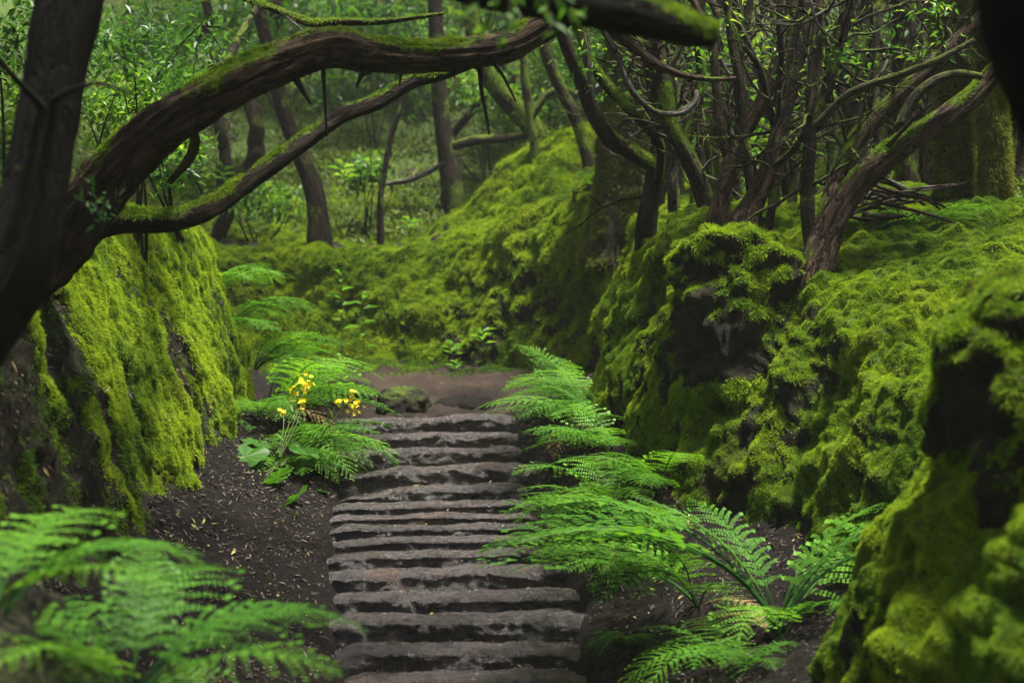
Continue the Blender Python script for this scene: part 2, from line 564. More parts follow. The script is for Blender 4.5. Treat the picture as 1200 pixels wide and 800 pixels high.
# left bank
rows = []
for i, (f, l) in enumerate(LB):
    f, l = np.array(f, float), np.array(l, float)
    bk = np.array([-16.0, -6 + i * 1.35, 5.5])
    h = l - f
    hn = unit(h * (1, 1, 0))
    rows.append([f - hn * .25 - (0, 0, .25), f, f + h * (.30, .30, .33), f + h * (.62, .62, .70), l, l + (bk - l) * (.05, .05, 0) + (0, 0, .10),
                 l + (bk - l) * (.16, .16, 0) + (0, 0, .25), l + (bk - l) * (.5, .5, .3), bk])
sL = [10, 14, 20, 26, 40, 44, 50, 46, 36, 30, 26, 16, 10]
tL = [5, 26, 30, 26, 14, 16, 14, 8]
G = bank_mesh(np.array(rows), sL, tL)
Tt = np.broadcast_to(tparam(tL)[None], G.shape[:2])
N = grid_normals(G)
if N[100, 40, 0] < 0: N = -N
amp = np.interp(Tt, [0, 1, 2, 4, 6, 8], [.02, .05, .08, .07, .10, .3])
d = amp * (fbm(G * np.array([1.2, 1.2, 1.0]), 3, seed=41) + .35 * fbm(G * 4.5, 3, seed=46)) + .05 * (np.abs(fbm(G * np.array([8, 8, 5]), 3, seed=43)) - .2) * sstep(8, 5, Tt) * sstep(.6, 1.4, Tt)
# furrows running down the face, slightly aslant
slant = np.stack([G[..., 0], G[..., 1] + .35 * G[..., 2], G[..., 2] * .12], -1)
fur = fbm(slant * np.array([2.0, 4.2, 4.0]), 4, seed=52)
d += .05 * fur * sstep(1, 1.6, Tt) * sstep(4.6, 3.8, Tt)
G = G + N * d[..., None]
N = grid_normals(G)
if N[100, 40, 0] < 0: N = -N
mk = .66 + .75 * fur + .42 * fbm(G * np.array([.9, .9, .8]), 3, seed=61) + .2 * fbm(G * 6, 3, seed=62)
mk -= .55 * sstep(9.0, 7.4, G[..., 1] + .55 * (G[..., 2] - 1.6) + .5 * fbm(G * .8, 2, seed=64))   # bare dark soil near the viewer
mk -= .55 * sstep(1.65, 1.05, Tt)
mk += .15 * sstep(3, 4.5, Tt)
G_L, N_L, MK_L, T_L = G, N, np.clip(mk, 0, 1), Tt
me = mesh_data('left_bank', G.reshape(-1, 3), [grid_faces(*G.shape[:2])[:, ::-1]], {'moss': MK_L.ravel()}, True, [M['bank']])
tag(obj('left_bank', me), 'steep earth bank left of the steps, streaked with bright moss', None, None, 'structure')

# trail floor
xs = np.concatenate([np.linspace(-14, -3.4, 24, endpoint=False), np.linspace(-3.4, 2.7, 300)])
ys = np.concatenate([np.linspace(-6, 4, 24, endpoint=False), np.linspace(4, 14, 480, endpoint=False), np.linspace(14, 21, 90)])
X, Y = np.meshgrid(xs, ys, indexing='ij')
lf = np.array([f for f, l in LB if f[1] <= 13.0]); rf = np.array([f for f, l, n in RB[:12]])
xL, zL = np.interp(Y, lf[:, 1], lf[:, 0]), np.interp(Y, lf[:, 1], lf[:, 2])
xR, zR = np.interp(Y, rf[:, 1], rf[:, 0]), np.interp(Y, rf[:, 1], rf[:, 2])
eL = np.interp(Y, [5, 8, 9.5, 11, 12.2, 13], [-.8, -.93, -1.15, -1.3, -1.55, -2.2])
eR = np.interp(Y, [5, 8, 9.2, 10, 12.2, 14], [.4, .36, .32, .14, -.02, .3])
eL = eL + .09 * fbm(np.stack([Y * 1.7, Y * 0 + 3, Y * 0], -1), 3)
eR = eR + .09 * fbm(np.stack([Y * 1.9, Y * 0 + 8, Y * 0], -1), 3)
Z = pathz(Y)
fadeL = sstep(13.2, 12.4, Y)
tl = np.clip((eL - X) / np.maximum(eL - xL, .05), 0, 1.3)
Z = Z + (zL - pathz(Y) + .06) * tl * fadeL + .10 * sstep(0, .12, tl) * fadeL
tr = np.clip((X - eR) / np.maximum(xR - eR, .05), 0, 1.3)
Z = Z + (zR - pathz(Y) + .06) * tr + .11 * sstep(0, .10, tr) * sstep(13, 11.5, Y)
P = np.stack([X, Y, Z], -1)
Z = Z + .05 * fbm(P * 1.6, 4, seed=71) + .030 * fbm(P * 9, 4, seed=72) * (X > -3.6) - .02 * np.abs(fbm(P * 14, 3, seed=73)) * (X > -3.6)
Z = Z - .12 * (tl <= 0) * (tr <= 0) * sstep(7.5, 8.2, Y) * sstep(12.3, 11.9, Y)
P[..., 2] = Z
tanm = sstep(12.0, 13.0, Y) * sstep(16.5, 15, Y) * sstep(1.0, .2, np.abs(X + .6) / 2.0) * .8
FLOOR = P
me = mesh_data('path', P.reshape(-1, 3), [grid_faces(*P.shape[:2])], {'tan': tanm.ravel()}, True, [M['soil']])
tag(obj('path', me), 'dark trodden soil of the sunken woodland trail', None, None, 'structure')


def floor_z(x, y):
    i = np.clip(np.searchsorted(xs, x), 0, len(xs) - 1)
    j = np.clip(np.searchsorted(ys, y), 0, len(ys) - 1)
    return float(FLOOR[i, j, 2])


# wide ground out to the horizon, below everything
g = np.array([(-59, -19, -1.2), (59, -19, -1.2), (59, 74, -1.2), (-59, 74, -1.2)], float)
me = mesh_data('ground', g, [np.array([[0, 1, 2, 3]])], {'tan': np.zeros(4)}, False, [M['soil']])
tag(obj('ground', me), None, None, None, 'structure')

# heights on the hill sheets for planting
from mathutils import Vector
from mathutils.bvhtree import BVHTree
_bv = []
for Gm in (G_R, G_L, FLOOR):
    _bv.append(BVHTree.FromPolygons([tuple(v) for v in Gm.reshape(-1, 3)], grid_faces(*Gm.shape[:2]).tolist()))


def ground_z(x, y, default=0.0):
    best = None
    for b in _bv:
        h = b.ray_cast(Vector((x, y, 60)), Vector((0, 0, -1)))
        if h[0] is not None and (best is None or h[0].z > best): best = h[0].z
    return default if best is None else best


def drop(px, py, D):
    """point seen at that pixel, moved down (or up) on to the ground there"""
    p = at(px, py, D)
    p[2] = ground_z(p[0], p[1], p[2])
    return p


def hit(px, py, dmin=2.0):
    """first ground point along the view ray"""
    o = np.array([0, 0, CZ]); dr = at(px, py, 1.0) - o
    best = None
    oo = o + dr * dmin
    for b in _bv:
        h = b.ray_cast(Vector(oo), Vector(dr).normalized())
        if h[0] is not None and (best is None or h[3] < best[1]): best = (np.array(h[0]), h[3])
    return best[0] if best else at(px, py, 30)


# ---------- moss coats
def coat(name, label, Gm, Nm, wt, dens, **kw):
    o = mossmesh(name, Gm.reshape(-1, 3), grid_faces(*Gm.shape[:2]), Nm.reshape(-1, 3), wt.ravel(), dens, **kw)
    if o: tag(o, label, 'moss', None, 'stuff')
    return o


w = sstep(.42, .62, MK_L) * sstep(5.0, 6.5, G_L[..., 1]) * sstep(7, 5.5, T_L) * (T_L > 1)
coat('moss', 'bright yellow-green moss hanging in streaks down the left bank', G_L, N_L, w, 22000, L=.026, W=.0064, hang=.75, spread=.5, base_tone=.75)
near = sstep(13.6, 12.6, G_R[..., 1]) * sstep(7.2, 6.0, T_R) * (T_R > 1) * sstep(3.5, 4.5, G_R[..., 1])
w = sstep(.40, .62, MK_R) * near
coat('moss', 'thick feathery moss over the right bank beside the steps', G_R, N_R, w, 36000, L=.021, W=.0053, hang=.40, spread=.6, base_tone=.60)
far = sstep(12.6, 13.6, G_R[..., 1]) * (T_R > 1.1) * np.maximum(sstep(7.6, 6.6, T_R), sstep(.05, .4, sw) * (T_R < 9)) * sstep(-9, -6, G_R[..., 0])
w = sstep(.36, .60, MK_R) * far
coat('moss', 'soft green moss over the far bank where the trail turns', G_R, N_R, w, 9500, L=.042, W=.010, hang=.35, spread=.6, base_tone=.70)

# ground cover on the hill
hillw = sstep(6.3, 7.2, T_R) * sstep(10.4, 9.6, T_R) * sstep(-13, -9, G_R[..., 0]) * (G_R[..., 1] > 8)
hw = hillw * (.25 + sstep(-.25, .35, fbm(G_R * .55, 4, seed=81))) * np.interp(T_R, [6, 8, 10], [1, .75, .5])
s = sample(G_R.reshape(-1, 3), grid_faces(*G_R.shape[:2]), N_R.reshape(-1, 3), hw.ravel(), 420)
P, Nn = s
n = len(P)
k = 4
big = fbm(P * .8, 3, seed=85)
P2 = np.repeat(P, k, 0) + rng.normal(size=(n * k, 3)) * .05
dd = np.repeat(Nn, k, 0) * .5 + rng.normal(size=(n * k, 3)) * .8 + np.array([0, 0, .2])
Ls = np.repeat(.07 + .05 * np.clip(big, -.8, 1), k) * (.5 + rng.random(n * k))
VV, FF = kites(P2, dd, np.clip(Ls, .03, None), np.clip(Ls, .03, None) * .5, up=np.repeat(Nn, k, 0))
tv = np.repeat(np.clip(np.repeat(.36 + .25 * big + .15 * fbm(P * 3, 2, seed=88), k) + rng.normal(size=n * k) * .12, 0, 1), 4)
tag(obj('ground_cover', mesh_data('ground_cover', VV, [FF], {'tone': tv}, False, [M['cover']])), 'low green plants and moss over the wooded slope', 'ground cover', None, 'stuff')

# leaf litter: on the soil beside the steps and on the slope
def litter(name, label, P, Nn, size, tones):
    n = len(P)
    d = unit(np.cross(Nn, rng.normal(size=(n, 3)))) + Nn * rng.normal(size=(n, 1)) * .25
    VV, FF = kites(P + Nn * .006, d, size * (.3 + 1.5 * rng.random(n) ** 2.5), size * .40 * (.3 + .9 * rng.random(n)), up=Nn + rng.normal(size=(n, 3)) * .3, fold=.2)
    tag(obj(name, mesh_data(name, VV, [FF], {'tone': np.repeat(tones, 4)}, False, [M['litter']])), label, 'leaf litter', None, 'stuff')


Nf = grid_normals(FLOOR)
if Nf[100, 200, 2] < 0: Nf = -Nf
side = (sstep(.02, .2, tl) * fadeL + sstep(.05, .25, tr) * .7 + .06) * (Y > 5) * (Y < 17) * (X > -4)
side = side * (.3 + sstep(-.2, .3, fbm(FLOOR * 2.2, 3, seed=91)))
P, Nn = sample(FLOOR.reshape(-1, 3), grid_faces(*FLOOR.shape[:2]), Nf.reshape(-1, 3), side.ravel(), 150)
tn = np.where(rng.random(len(P)) < .72, rng.random(len(P)) * .4, .45 + .55 * rng.random(len(P)))
litter('leaf_litter', 'small dead leaves and twigs scattered on the dark soil beside the steps', P, Nn, .042, tn)
P, Nn = sample(FLOOR.reshape(-1, 3), grid_faces(*FLOOR.shape[:2]), Nf.reshape(-1, 3), ((side > .1) * (.35 + side.clip(0, 1))).ravel(), 600)
litter('leaf_litter', 'dark rotting leaf scraps and crumbs covering the soil beside the steps', P, Nn, .040, rng.random(len(P)) ** 2.4 * .15)
wf = sstep(14.8, 16.2, Y) * sstep(-.3, .2, fbm(FLOOR * 1.3, 3, seed=97)) * (X > -6) + .8 * sstep(.55, .95, tr) * sstep(9.5, 10.5, Y) * sstep(-.2, .2, fbm(FLOOR * 2.4, 3, seed=98))
coat('moss', 'thin moss creeping over the back of the landing and the foot of the right bank', FLOOR, Nf, wf.clip(0, 1), 5200, L=.04, W=.010, hang=0, base_tone=.32)
hw2 = hillw * sstep(-.1, .4, fbm(G_R * .45, 3, seed=95)) * np.interp(T_R, [6, 9, 10], [1, .5, .2])
P, Nn = sample(G_R.reshape(-1, 3), grid_faces(*G_R.shape[:2]), N_R.reshape(-1, 3), hw2.ravel(), 90)
litter('leaf_litter', 'brown fallen leaves lying over the wooded slope', P, Nn, .11, rng.random(len(P)) * .75)

wl = (1 - sstep(.3, .6, MK_L)) * (G_L[..., 1] > 4.5) * (G_L[..., 1] < 12.6) * (T_L > .9) * (T_L < 5)
P, Nn = sample(G_L.reshape(-1, 3), grid_faces(*G_L.shape[:2]), N_L.reshape(-1, 3), wl.ravel(), 700)
litter('leaf_litter', 'dark roots, crumbs and a few pale leaves stuck to the bare lower left bank', P, Nn, .045, np.where(rng.random(len(P)) < .95, rng.random(len(P)) ** 2 * .15, .4 + .4 * rng.random(len(P))))
wl = wl * sstep(.05, .5, fbm(G_L * 2.6, 3, seed=101)) * (G_L[..., 1] > 5.5)
coat('moss', 'thin scattered moss tufts on the bare lower left bank', G_L, N_L, wl, 6000, L=.030, W=.007, hang=.6, base_tone=.30)

# =================================================================== STEPS
STEP = [  # pixel height of the nosing, distance, left px, right px
    (795, 8.0, 412, 674), (760, 8.3, 404, 674), (722, 8.62, 398, 680), (695, 8.9, 398, 674), (667, 9.18, 393, 668),
    (648, 9.46, 392, 652), (632, 9.72, 392, 630), (617, 9.98, 390, 622), (604, 10.24, 390, 618), (589, 10.52, 392, 616),
    (570, 10.84, 410, 612), (546, 11.18, 412, 608), (526, 11.5, 380, 604), (509, 11.8, 376, 600), (489, 12.12, 380, 596)]
ORD = ['lowest worn step, broad and wet, at the foot of the flight', 'second step up, the tallest dark riser near the foot of the flight',
       'third step up with a pale rubbed edge', 'fourth step up from the foot of the flight', 'fifth step up from the foot of the flight',
       'sixth step up, ending at the soil under the ferns', 'seventh step up, wet and dark', 'eighth step up in the middle of the flight',
       'ninth step up, a low narrow ledge', 'tenth step up, level with the broad leaves', 'eleventh step up, with a trodden brown left end',
       'fifth step from the top, hollowed at its left end', 'third step down from the landing, thin and pale',
       'second step down from the landing', 'topmost step, edging the landing with the dark rock']
zprev = .02
STEP_LEAF = []
for i, (py, D, lx, rx) in enumerate(STEP):
    x0, x1 = (lx - 600) / FP * D, (rx - 600) / FP * D
    z = CZ - (py - 400) / FP * D
    rise = max(z - zprev, .03)
    tread = .36 if i < 14 else .30
    nx = 170
    u = np.linspace(-.14, 1.14, nx)
    # profile from below the riser foot, up over the rounded nosing, back along the tread
    rr = min(.055, rise * .62)
    prof = [(.018, -rise - .16), (.010, -rise - .05), (.008, -rise * .95), (.006, -rise * .8), (.003, -rise * .62), (.001, -rr * .85), (.005, -rr * .55),
            (.018, -rr * .26), (.042, -.007), (.06, .0), (.10, -.002), (.15, -.006), (.20, -.012), (.26, -.020), (.32, -.026), (tread + .05, -.034), (tread + .08, -.16)]
    prof = catmull(np.array(prof), tparam([2, 3, 3, 3, 3, 3, 3, 3, 3, 4, 4, 4, 4, 4, 4, 2]))
    U, K = np.meshgrid(u, np.arange(len(prof)), indexing='ij')
    Xg = x0 + (x1 - x0) * U
    sd = i * 7.7
    wob = .045 * fbm(np.stack([Xg * 1.6, Xg * 0 + sd, Xg * 0], -1), 3) + .035 * np.sin(U * 3 + i)
    sag = .014 * fbm(np.stack([Xg * 2.2, Xg * 0 + sd + 3, Xg * 0], -1), 3)
    Yg = D + prof[K, 0] + wob
    Zg = z + prof[K, 1] + sag + (Xg - (x0 + x1) / 2) * .022
    if i in (10, 11):                       # trodden-out left end
        Zg = Zg - .06 * sstep(.34, .02, U) * sstep(-.10, .0, prof[K, 1])
    endd = np.maximum(sstep(.06, -.14, U), sstep(.94, 1.14, U))
    Zg = Zg - .05 * endd
    P = np.stack([Xg, Yg, Zg], -1)
    Nn = grid_normals(P)
    if Nn[80, -8, 2] < 0: Nn = -Nn
    P = P + Nn * (.012 * fbm(P * np.array([2.4, 6, 6]), 3, seed=sd + 1) + .0075 * fbm(P * np.array([13, 19, 19]), 5, seed=sd + 2) - .003 * sstep(.25, .6, fbm(P * np.array([5, 9, 9]), 3, seed=sd + 6)))[..., None]
    q_ = rng.integers(0, nx, 16), rng.integers(len(prof) - 26, len(prof) - 8, 16)
    STEP_LEAF.append((P[q_], np.tile([0, -.1, 1.0], (16, 1))))
    tv = np.full(nx * len(prof), .55 if i >= 11 else .12) * np.clip(.5 + fbm(P.reshape(-1, 3) * 2, 2, seed=4), 0, 1)
    me = mesh_data('stone_step', P.reshape(-1, 3), [grid_faces(*P.shape[:2])], {'tan': tv}, True, [M['step']])
    tag(obj('stone_step', me), ORD[i], 'step', 'worn steps of the trail')
    zprev = z


litter('leaf_litter', 'a few fallen leaves and flecks lying on the worn steps', np.vstack([a for a, b in STEP_LEAF]), np.vstack([b for a, b in STEP_LEAF]), .035, rng.random(16 * len(STEP_LEAF)) ** 1.3)

# =================================================================== ROCKS
def rounded_block(center, size, rot=0.0, p=4.0, n=70, disp=.06, seed=0.0):
    u = np.linspace(0, 2 * np.pi, 2 * n, endpoint=False)
    v = np.linspace(-np.pi / 2 + .02, np.pi / 2 - .02, n)
    Vv, Uu = np.meshgrid(v, u, indexing='ij')
    e = 2.0 / p
    f = lambda c: np.sign(c) * np.abs(c) ** e
    S = np.stack([f(np.cos(Vv)) * f(np.cos(Uu)), f(np.cos(Vv)) * f(np.sin(Uu)), f(np.sin(Vv))], -1)
    G = S * np.asarray(size) / 2
    Nn = unit(S / np.asarray(size))
    G = G + Nn * (disp * (fbm(G * 2.6, 3, seed=seed) + .45 * fbm(G * 8, 4, seed=seed + 2) + .5 * np.abs(fbm(G * 5, 3, seed=seed + 6))))[..., None]
    c, s_ = np.cos(rot), np.sin(rot)
    R = np.array([[c, -s_, 0], [s_, c, 0], [0, 0, 1]])
    G, Nn = G @ R.T, Nn @ R.T
    N2 = grid_normals(G, True)
    if (N2 * Nn).sum() < 0: N2 = -N2
    return G + np.asarray(center), N2


def block(label, center, size, rot, p, disp, seed, mossfn, dens, base_tone=.5, L=.04, W=.008, mat='rock', hang=.4):
    G, Nn = rounded_block(center, size, rot, p, 110, disp, seed)
    c = np.asarray(center, float)
    e = empty('mossy_rock', c - (0, 0, size[2] / 2), label, 'rock')
    base = np.array(e.location)
    mkk = np.clip(mossfn(G, Nn), 0, 1)
    me = mesh_data('rock_body', (G - base).reshape(-1, 3), [grid_faces(G.shape[0], G.shape[1], True)[:, ::-1]], {'moss': mkk.ravel()}, True, [M[mat]])
    obj('rock_body', me, e)
    if dens:
        o = mossmesh('moss_cap', (G - base).reshape(-1, 3), grid_faces(G.shape[0], G.shape[1], True), Nn.reshape(-1, 3), sstep(.42, .6, mkk).ravel(), dens, L=L, W=W, hang=hang, spread=.55, base_tone=base_tone, parent=e)
        if o: tag(o, kind='stuff')
    return e


def cap(a, b, seed):
    return lambda G, Nn: sstep(a, b, Nn[..., 2] + .45 * fbm(G * np.array([5, 5, 1.5]), 3, seed=seed)) + .10


block('dark upright rock face under a thick bright moss cap on the right bank', (1.53, 9.80, 2.05), (.78, .98, 1.36), .10, 3.2, .11, 1.0, lambda G, Nn: sstep(.12, .5, Nn[..., 2] + .60 * fbm(G * np.array([4, 4, 1.0]), 3, seed=3) + .9 * (G[..., 2] - 2.58)) + .8 * sstep(1.86, 1.66, G[..., 2] + .12 * fbm(G * 3, 2)) + .35 * sstep(.15, .6, fbm(G * 3.2, 3, seed=14)) , 17000, .60, L=.034, W=.0075)
block('large moss-topped block nearest the viewer at the right edge', (2.22, 5.45, 1.72), (1.0, 1.05, 1.05), -.1, 3.4, .10, 5.0, lambda G, Nn: sstep(.05, .5, Nn[..., 2] + .6 * fbm(G * np.array([4, 4, 1.2]), 3, seed=9)) , 16000, .55, L=.03, W=.0075)
block('rounded dark rock set in the landing above the topmost step', (-.98, 12.75, 1.43), (.44, .42, .30), .3, 2.6, .04, 9.0, lambda G, Nn: .30 + .25 * Nn[..., 2] + .2 * fbm(G * 6, 3), 0)
block('smooth grey rock at the back left of the landing', (-1.55, 13.4, 1.5), (.55, .45, .26), .1, 2.5, .04, 11.0, lambda G, Nn: .05 + .1 * Nn[..., 2], 0)
block('low flat tan stone right of the dark rock on the landing', (-.45, 13.0, 1.40), (.55, .42, .16), -.2, 2.8, .03, 13.0, lambda G, Nn: .0 * Nn[..., 2], 0, mat='soil')


# =================================================================== TREES
def branch_mesh(name, pts, rad, mat, parent, base, moss=0, mossL=.03, mossW=.006, mmat='moss', tone=.5, **kw):
    V, F, A, Nn = tube(pts, rad, **kw)
    V = V - base
    if 'tan' not in A: A['tan'] = np.zeros(len(V))
    o = obj(name, mesh_data(name, V, F, A, True, [M[mat]]), parent)
    if moss:
        mo = mossmesh('moss', V, F[0], Nn, sstep(.45, .62, A['moss']), moss, L=mossL, W=mossW, hang=.25, spread=.55, base_tone=tone, mat=mmat, parent=o)
        if mo: tag(mo, kind='stuff')
    return o


def leafcloud(C, rad, n, size, clumps=14, tone=.5, flat=.5, ts=.2):
    C = np.asarray(C, float); rad = np.asarray(rad, float)
    cc = rng.normal(size=(clumps, 3)); cc = unit(cc) * (rng.random((clumps, 1)) ** .45)
    ct = rng.normal(size=clumps) * ts
    k = rng.integers(0, clumps, n)
    P = C + (cc[k] + rng.normal(size=(n, 3)) * .22) * rad
    d = unit(rng.normal(size=(n, 3)) + (0, 0, -.25))
    d[:, 2] *= flat
    up = np.array([0, 0, 1.0]) + rng.normal(size=(n, 3)) * .5
    Ls = size * (.6 + .8 * rng.random(n))
    VV, FF = kites(P, d, Ls, Ls * .42, up=up, fold=.18, droop=.15)
    tn = np.clip(tone + ct[k] + rng.normal(size=n) * .14, 0, 1)
    return VV, FF, np.repeat(tn, 4)


def foliage_part(name, parent, base, clouds, mat='leaf'):
    Vs, Fs, Ts, o = [], [], [], 0
    for V, F, T in clouds:
        Vs.append(V); Fs.append(F + o); Ts.append(T); o += len(V)
    return obj(name, mesh_data(name, np.vstack(Vs) - base, [np.vstack(Fs)], {'tone': np.concatenate(Ts)}, False, [M[mat]]), parent)


def twigs(e, base, P, r, n, mat, ln):
    for _ in range(n):
        f = random.uniform(.25, .97) * (len(P) - 1)
        p = catmull(P, np.array([f]))[0]
        az, el = random.uniform(0, 6.28), random.uniform(-.5, 1.2)
        L = ln * random.uniform(.5, 1.5)
        Q = [p]
        for k in range(7):
            az += random.gauss(0, .30); el += random.gauss(.03, .24)
            Q.append(Q[-1] + L / 7 * np.array([math.cos(az) * math.cos(el), .55 * math.sin(az) * math.cos(el), math.sin(el)]))
        r0 = min(.015, max(.005, .4 * float(np.interp(f, np.arange(len(P)), np.interp(np.linspace(0, 1, len(P)), np.linspace(0, 1, len(r)), r)))))
        mt = random.choice([mat, 'bark_dark', 'bark_dark', 'bark_grey', 'bark_olive', 'bark_olive'])
        sub = [tube(Q, [r0, r0 * .85, r0 * .7, r0 * .55, r0 * .4, r0 * .25], step=.05, nseg=6, rough=.25, seed=random.random() * 60, mossy=.28, mossup=.45)]
        for k in (2, 4, 5, 6):                                   # forks ending in fine twigs
            if random.random() < .8:
                q = Q[k]; dv = Q[k] - Q[k - 1]; dv = dv / np.linalg.norm(dv)
                sd = dv + np.array([random.gauss(0, .7), random.gauss(0, .4), random.gauss(.15, .6)])
                q1 = q + sd / np.linalg.norm(sd) * L * random.uniform(.15, .3)
                q2 = q1 + (sd + np.array([random.gauss(0, .5), 0, random.gauss(.1, .4)])) * L * .14
                rr_ = r0 * (.6 - .06 * k)
                sub.append(tube([q, q1, q2], [rr_, rr_ * .7, rr_ * .35], step=.05, nseg=5, rough=.2, seed=random.random() * 60, mossy=.2, mossup=.4))
        V, F, A, Nn = join(sub)
        obj('branch', mesh_data('branch', V - base, F, A, True, [M[mt]]), e)


def tree(name, label, stems, cat='tree', group=None, shade_crown=None, leaves=None, drop_base=True, mat='bark_dark', step=.06, nseg=12, rough=.12, **kw0):
    """stems: list of dict(n=part name, p=px path, D=default distance, w=px widths, + tube options)"""
    first = px_path(stems[0]['p'], stems[0].get('D'))
    base = first[0].copy()
    e = empty(name, base, label, cat, group)
    for i, s in enumerate(stems):
        P = px_path(s['p'], s.get('D'))
        Dm = P[:, 1].mean()
        r = px_rad(s['w'], Dm)
        if i == 0 and drop_base:
            b = P[0].copy(); b[2] = min(ground_z(b[0], b[1], b[2]), b[2]) - .40; b[1] += .06
            P = np.vstack([b, P]); r = np.concatenate([[r[0] * 1.15], r])
        branch_mesh(s.get('n', 'trunk' if i == 0 else 'limb'), P, r, s.get('mat', mat), e, base, s.get('moss', 0), s.get('mL', .025), s.get('mW', .006), s.get('mmat', 'moss'), s.get('tone', .5),
                    step=s.get('step', step), nseg=s.get('nseg', nseg), rough=s.get('rough', rough), seed=s.get('seed', random.random() * 50), mossy=s.get('mossy', .3) + .06, mossup=s.get('mossup', .4), wig=s.get('wig', 0), flare=s.get('flare', 0), ridge=s.get('ridge', .08 if r.max() > .03 else 0))
        if s.get('tw'):
            twigs(e, base, P, r, s['tw'], s.get('mat', mat), s.get('twl', .5))
    if leaves:
        foliage_part('leaves', e, base, [leafcloud(at(a, b_, d_), np.array([ra, ra, rb]) / FP * d_, n_, .055, 10, tn_, .7) for a, b_, d_, ra, rb, n_, tn_ in leaves])
    if shade_crown:  # unseen leaf canopy, added overhead to shade and dapple what lies below
        foliage_part('shade_crown', e, base, [leafcloud(c, r, n, sz, 16, tn) for c, r, n, sz, tn in shade_crown])
    return e


# --- dark trunk at the left edge with the broken limb overhead
tree('leaning_tree', 'dark blurred leaning trunk at the left edge with a mossy limb crossing overhead', [
    dict(p=[(-340, 450), (-200, 452), (-75, 415), (-5, 345), (32, 265), (48, 180), (62, 100), (78, 10), (95, -90), (118, -230), (140, -420)], D=5.0,
         w=[150, 140, 115, 92, 78, 72, 72, 76, 72, 66, 50], nseg=24, step=.04, mossy=.12, mossup=.25, rough=.14),
    dict(p=[(118, -230, 5.0), (260, -130, 4.9), (400, -66, 4.8), (520, -24, 4.7), (610, -6, 4.65), (690, 8, 4.6), (750, 20, 4.6), (800, 34, 4.6), (838, 43, 4.6)],
         w=[50, 48, 46, 44, 44, 46, 44, 38, 28], nseg=20, step=.04, mossy=.38, mossup=.5, moss=9000, mL=.025, mW=.006, tone=.42),
    dict(n='branch', p=[(55, 130, 4.95), (20, 95, 4.6), (-10, 60, 4.4)], w=[10, 8, 6], mossy=.1),
    dict(n='branch', p=[(60, 120, 4.95), (85, 105, 4.7), (118, 98, 4.6), (150, 108, 4.5)], w=[9, 7, 5, 3], mossy=.1)],
    shade_crown=[((-1.2, 5.5, 6.2), (2.2, 2.2, 1.1), 2200, .12, .5)], mat='bark_black')  # added leaves out of view overhead, shading the near left bank

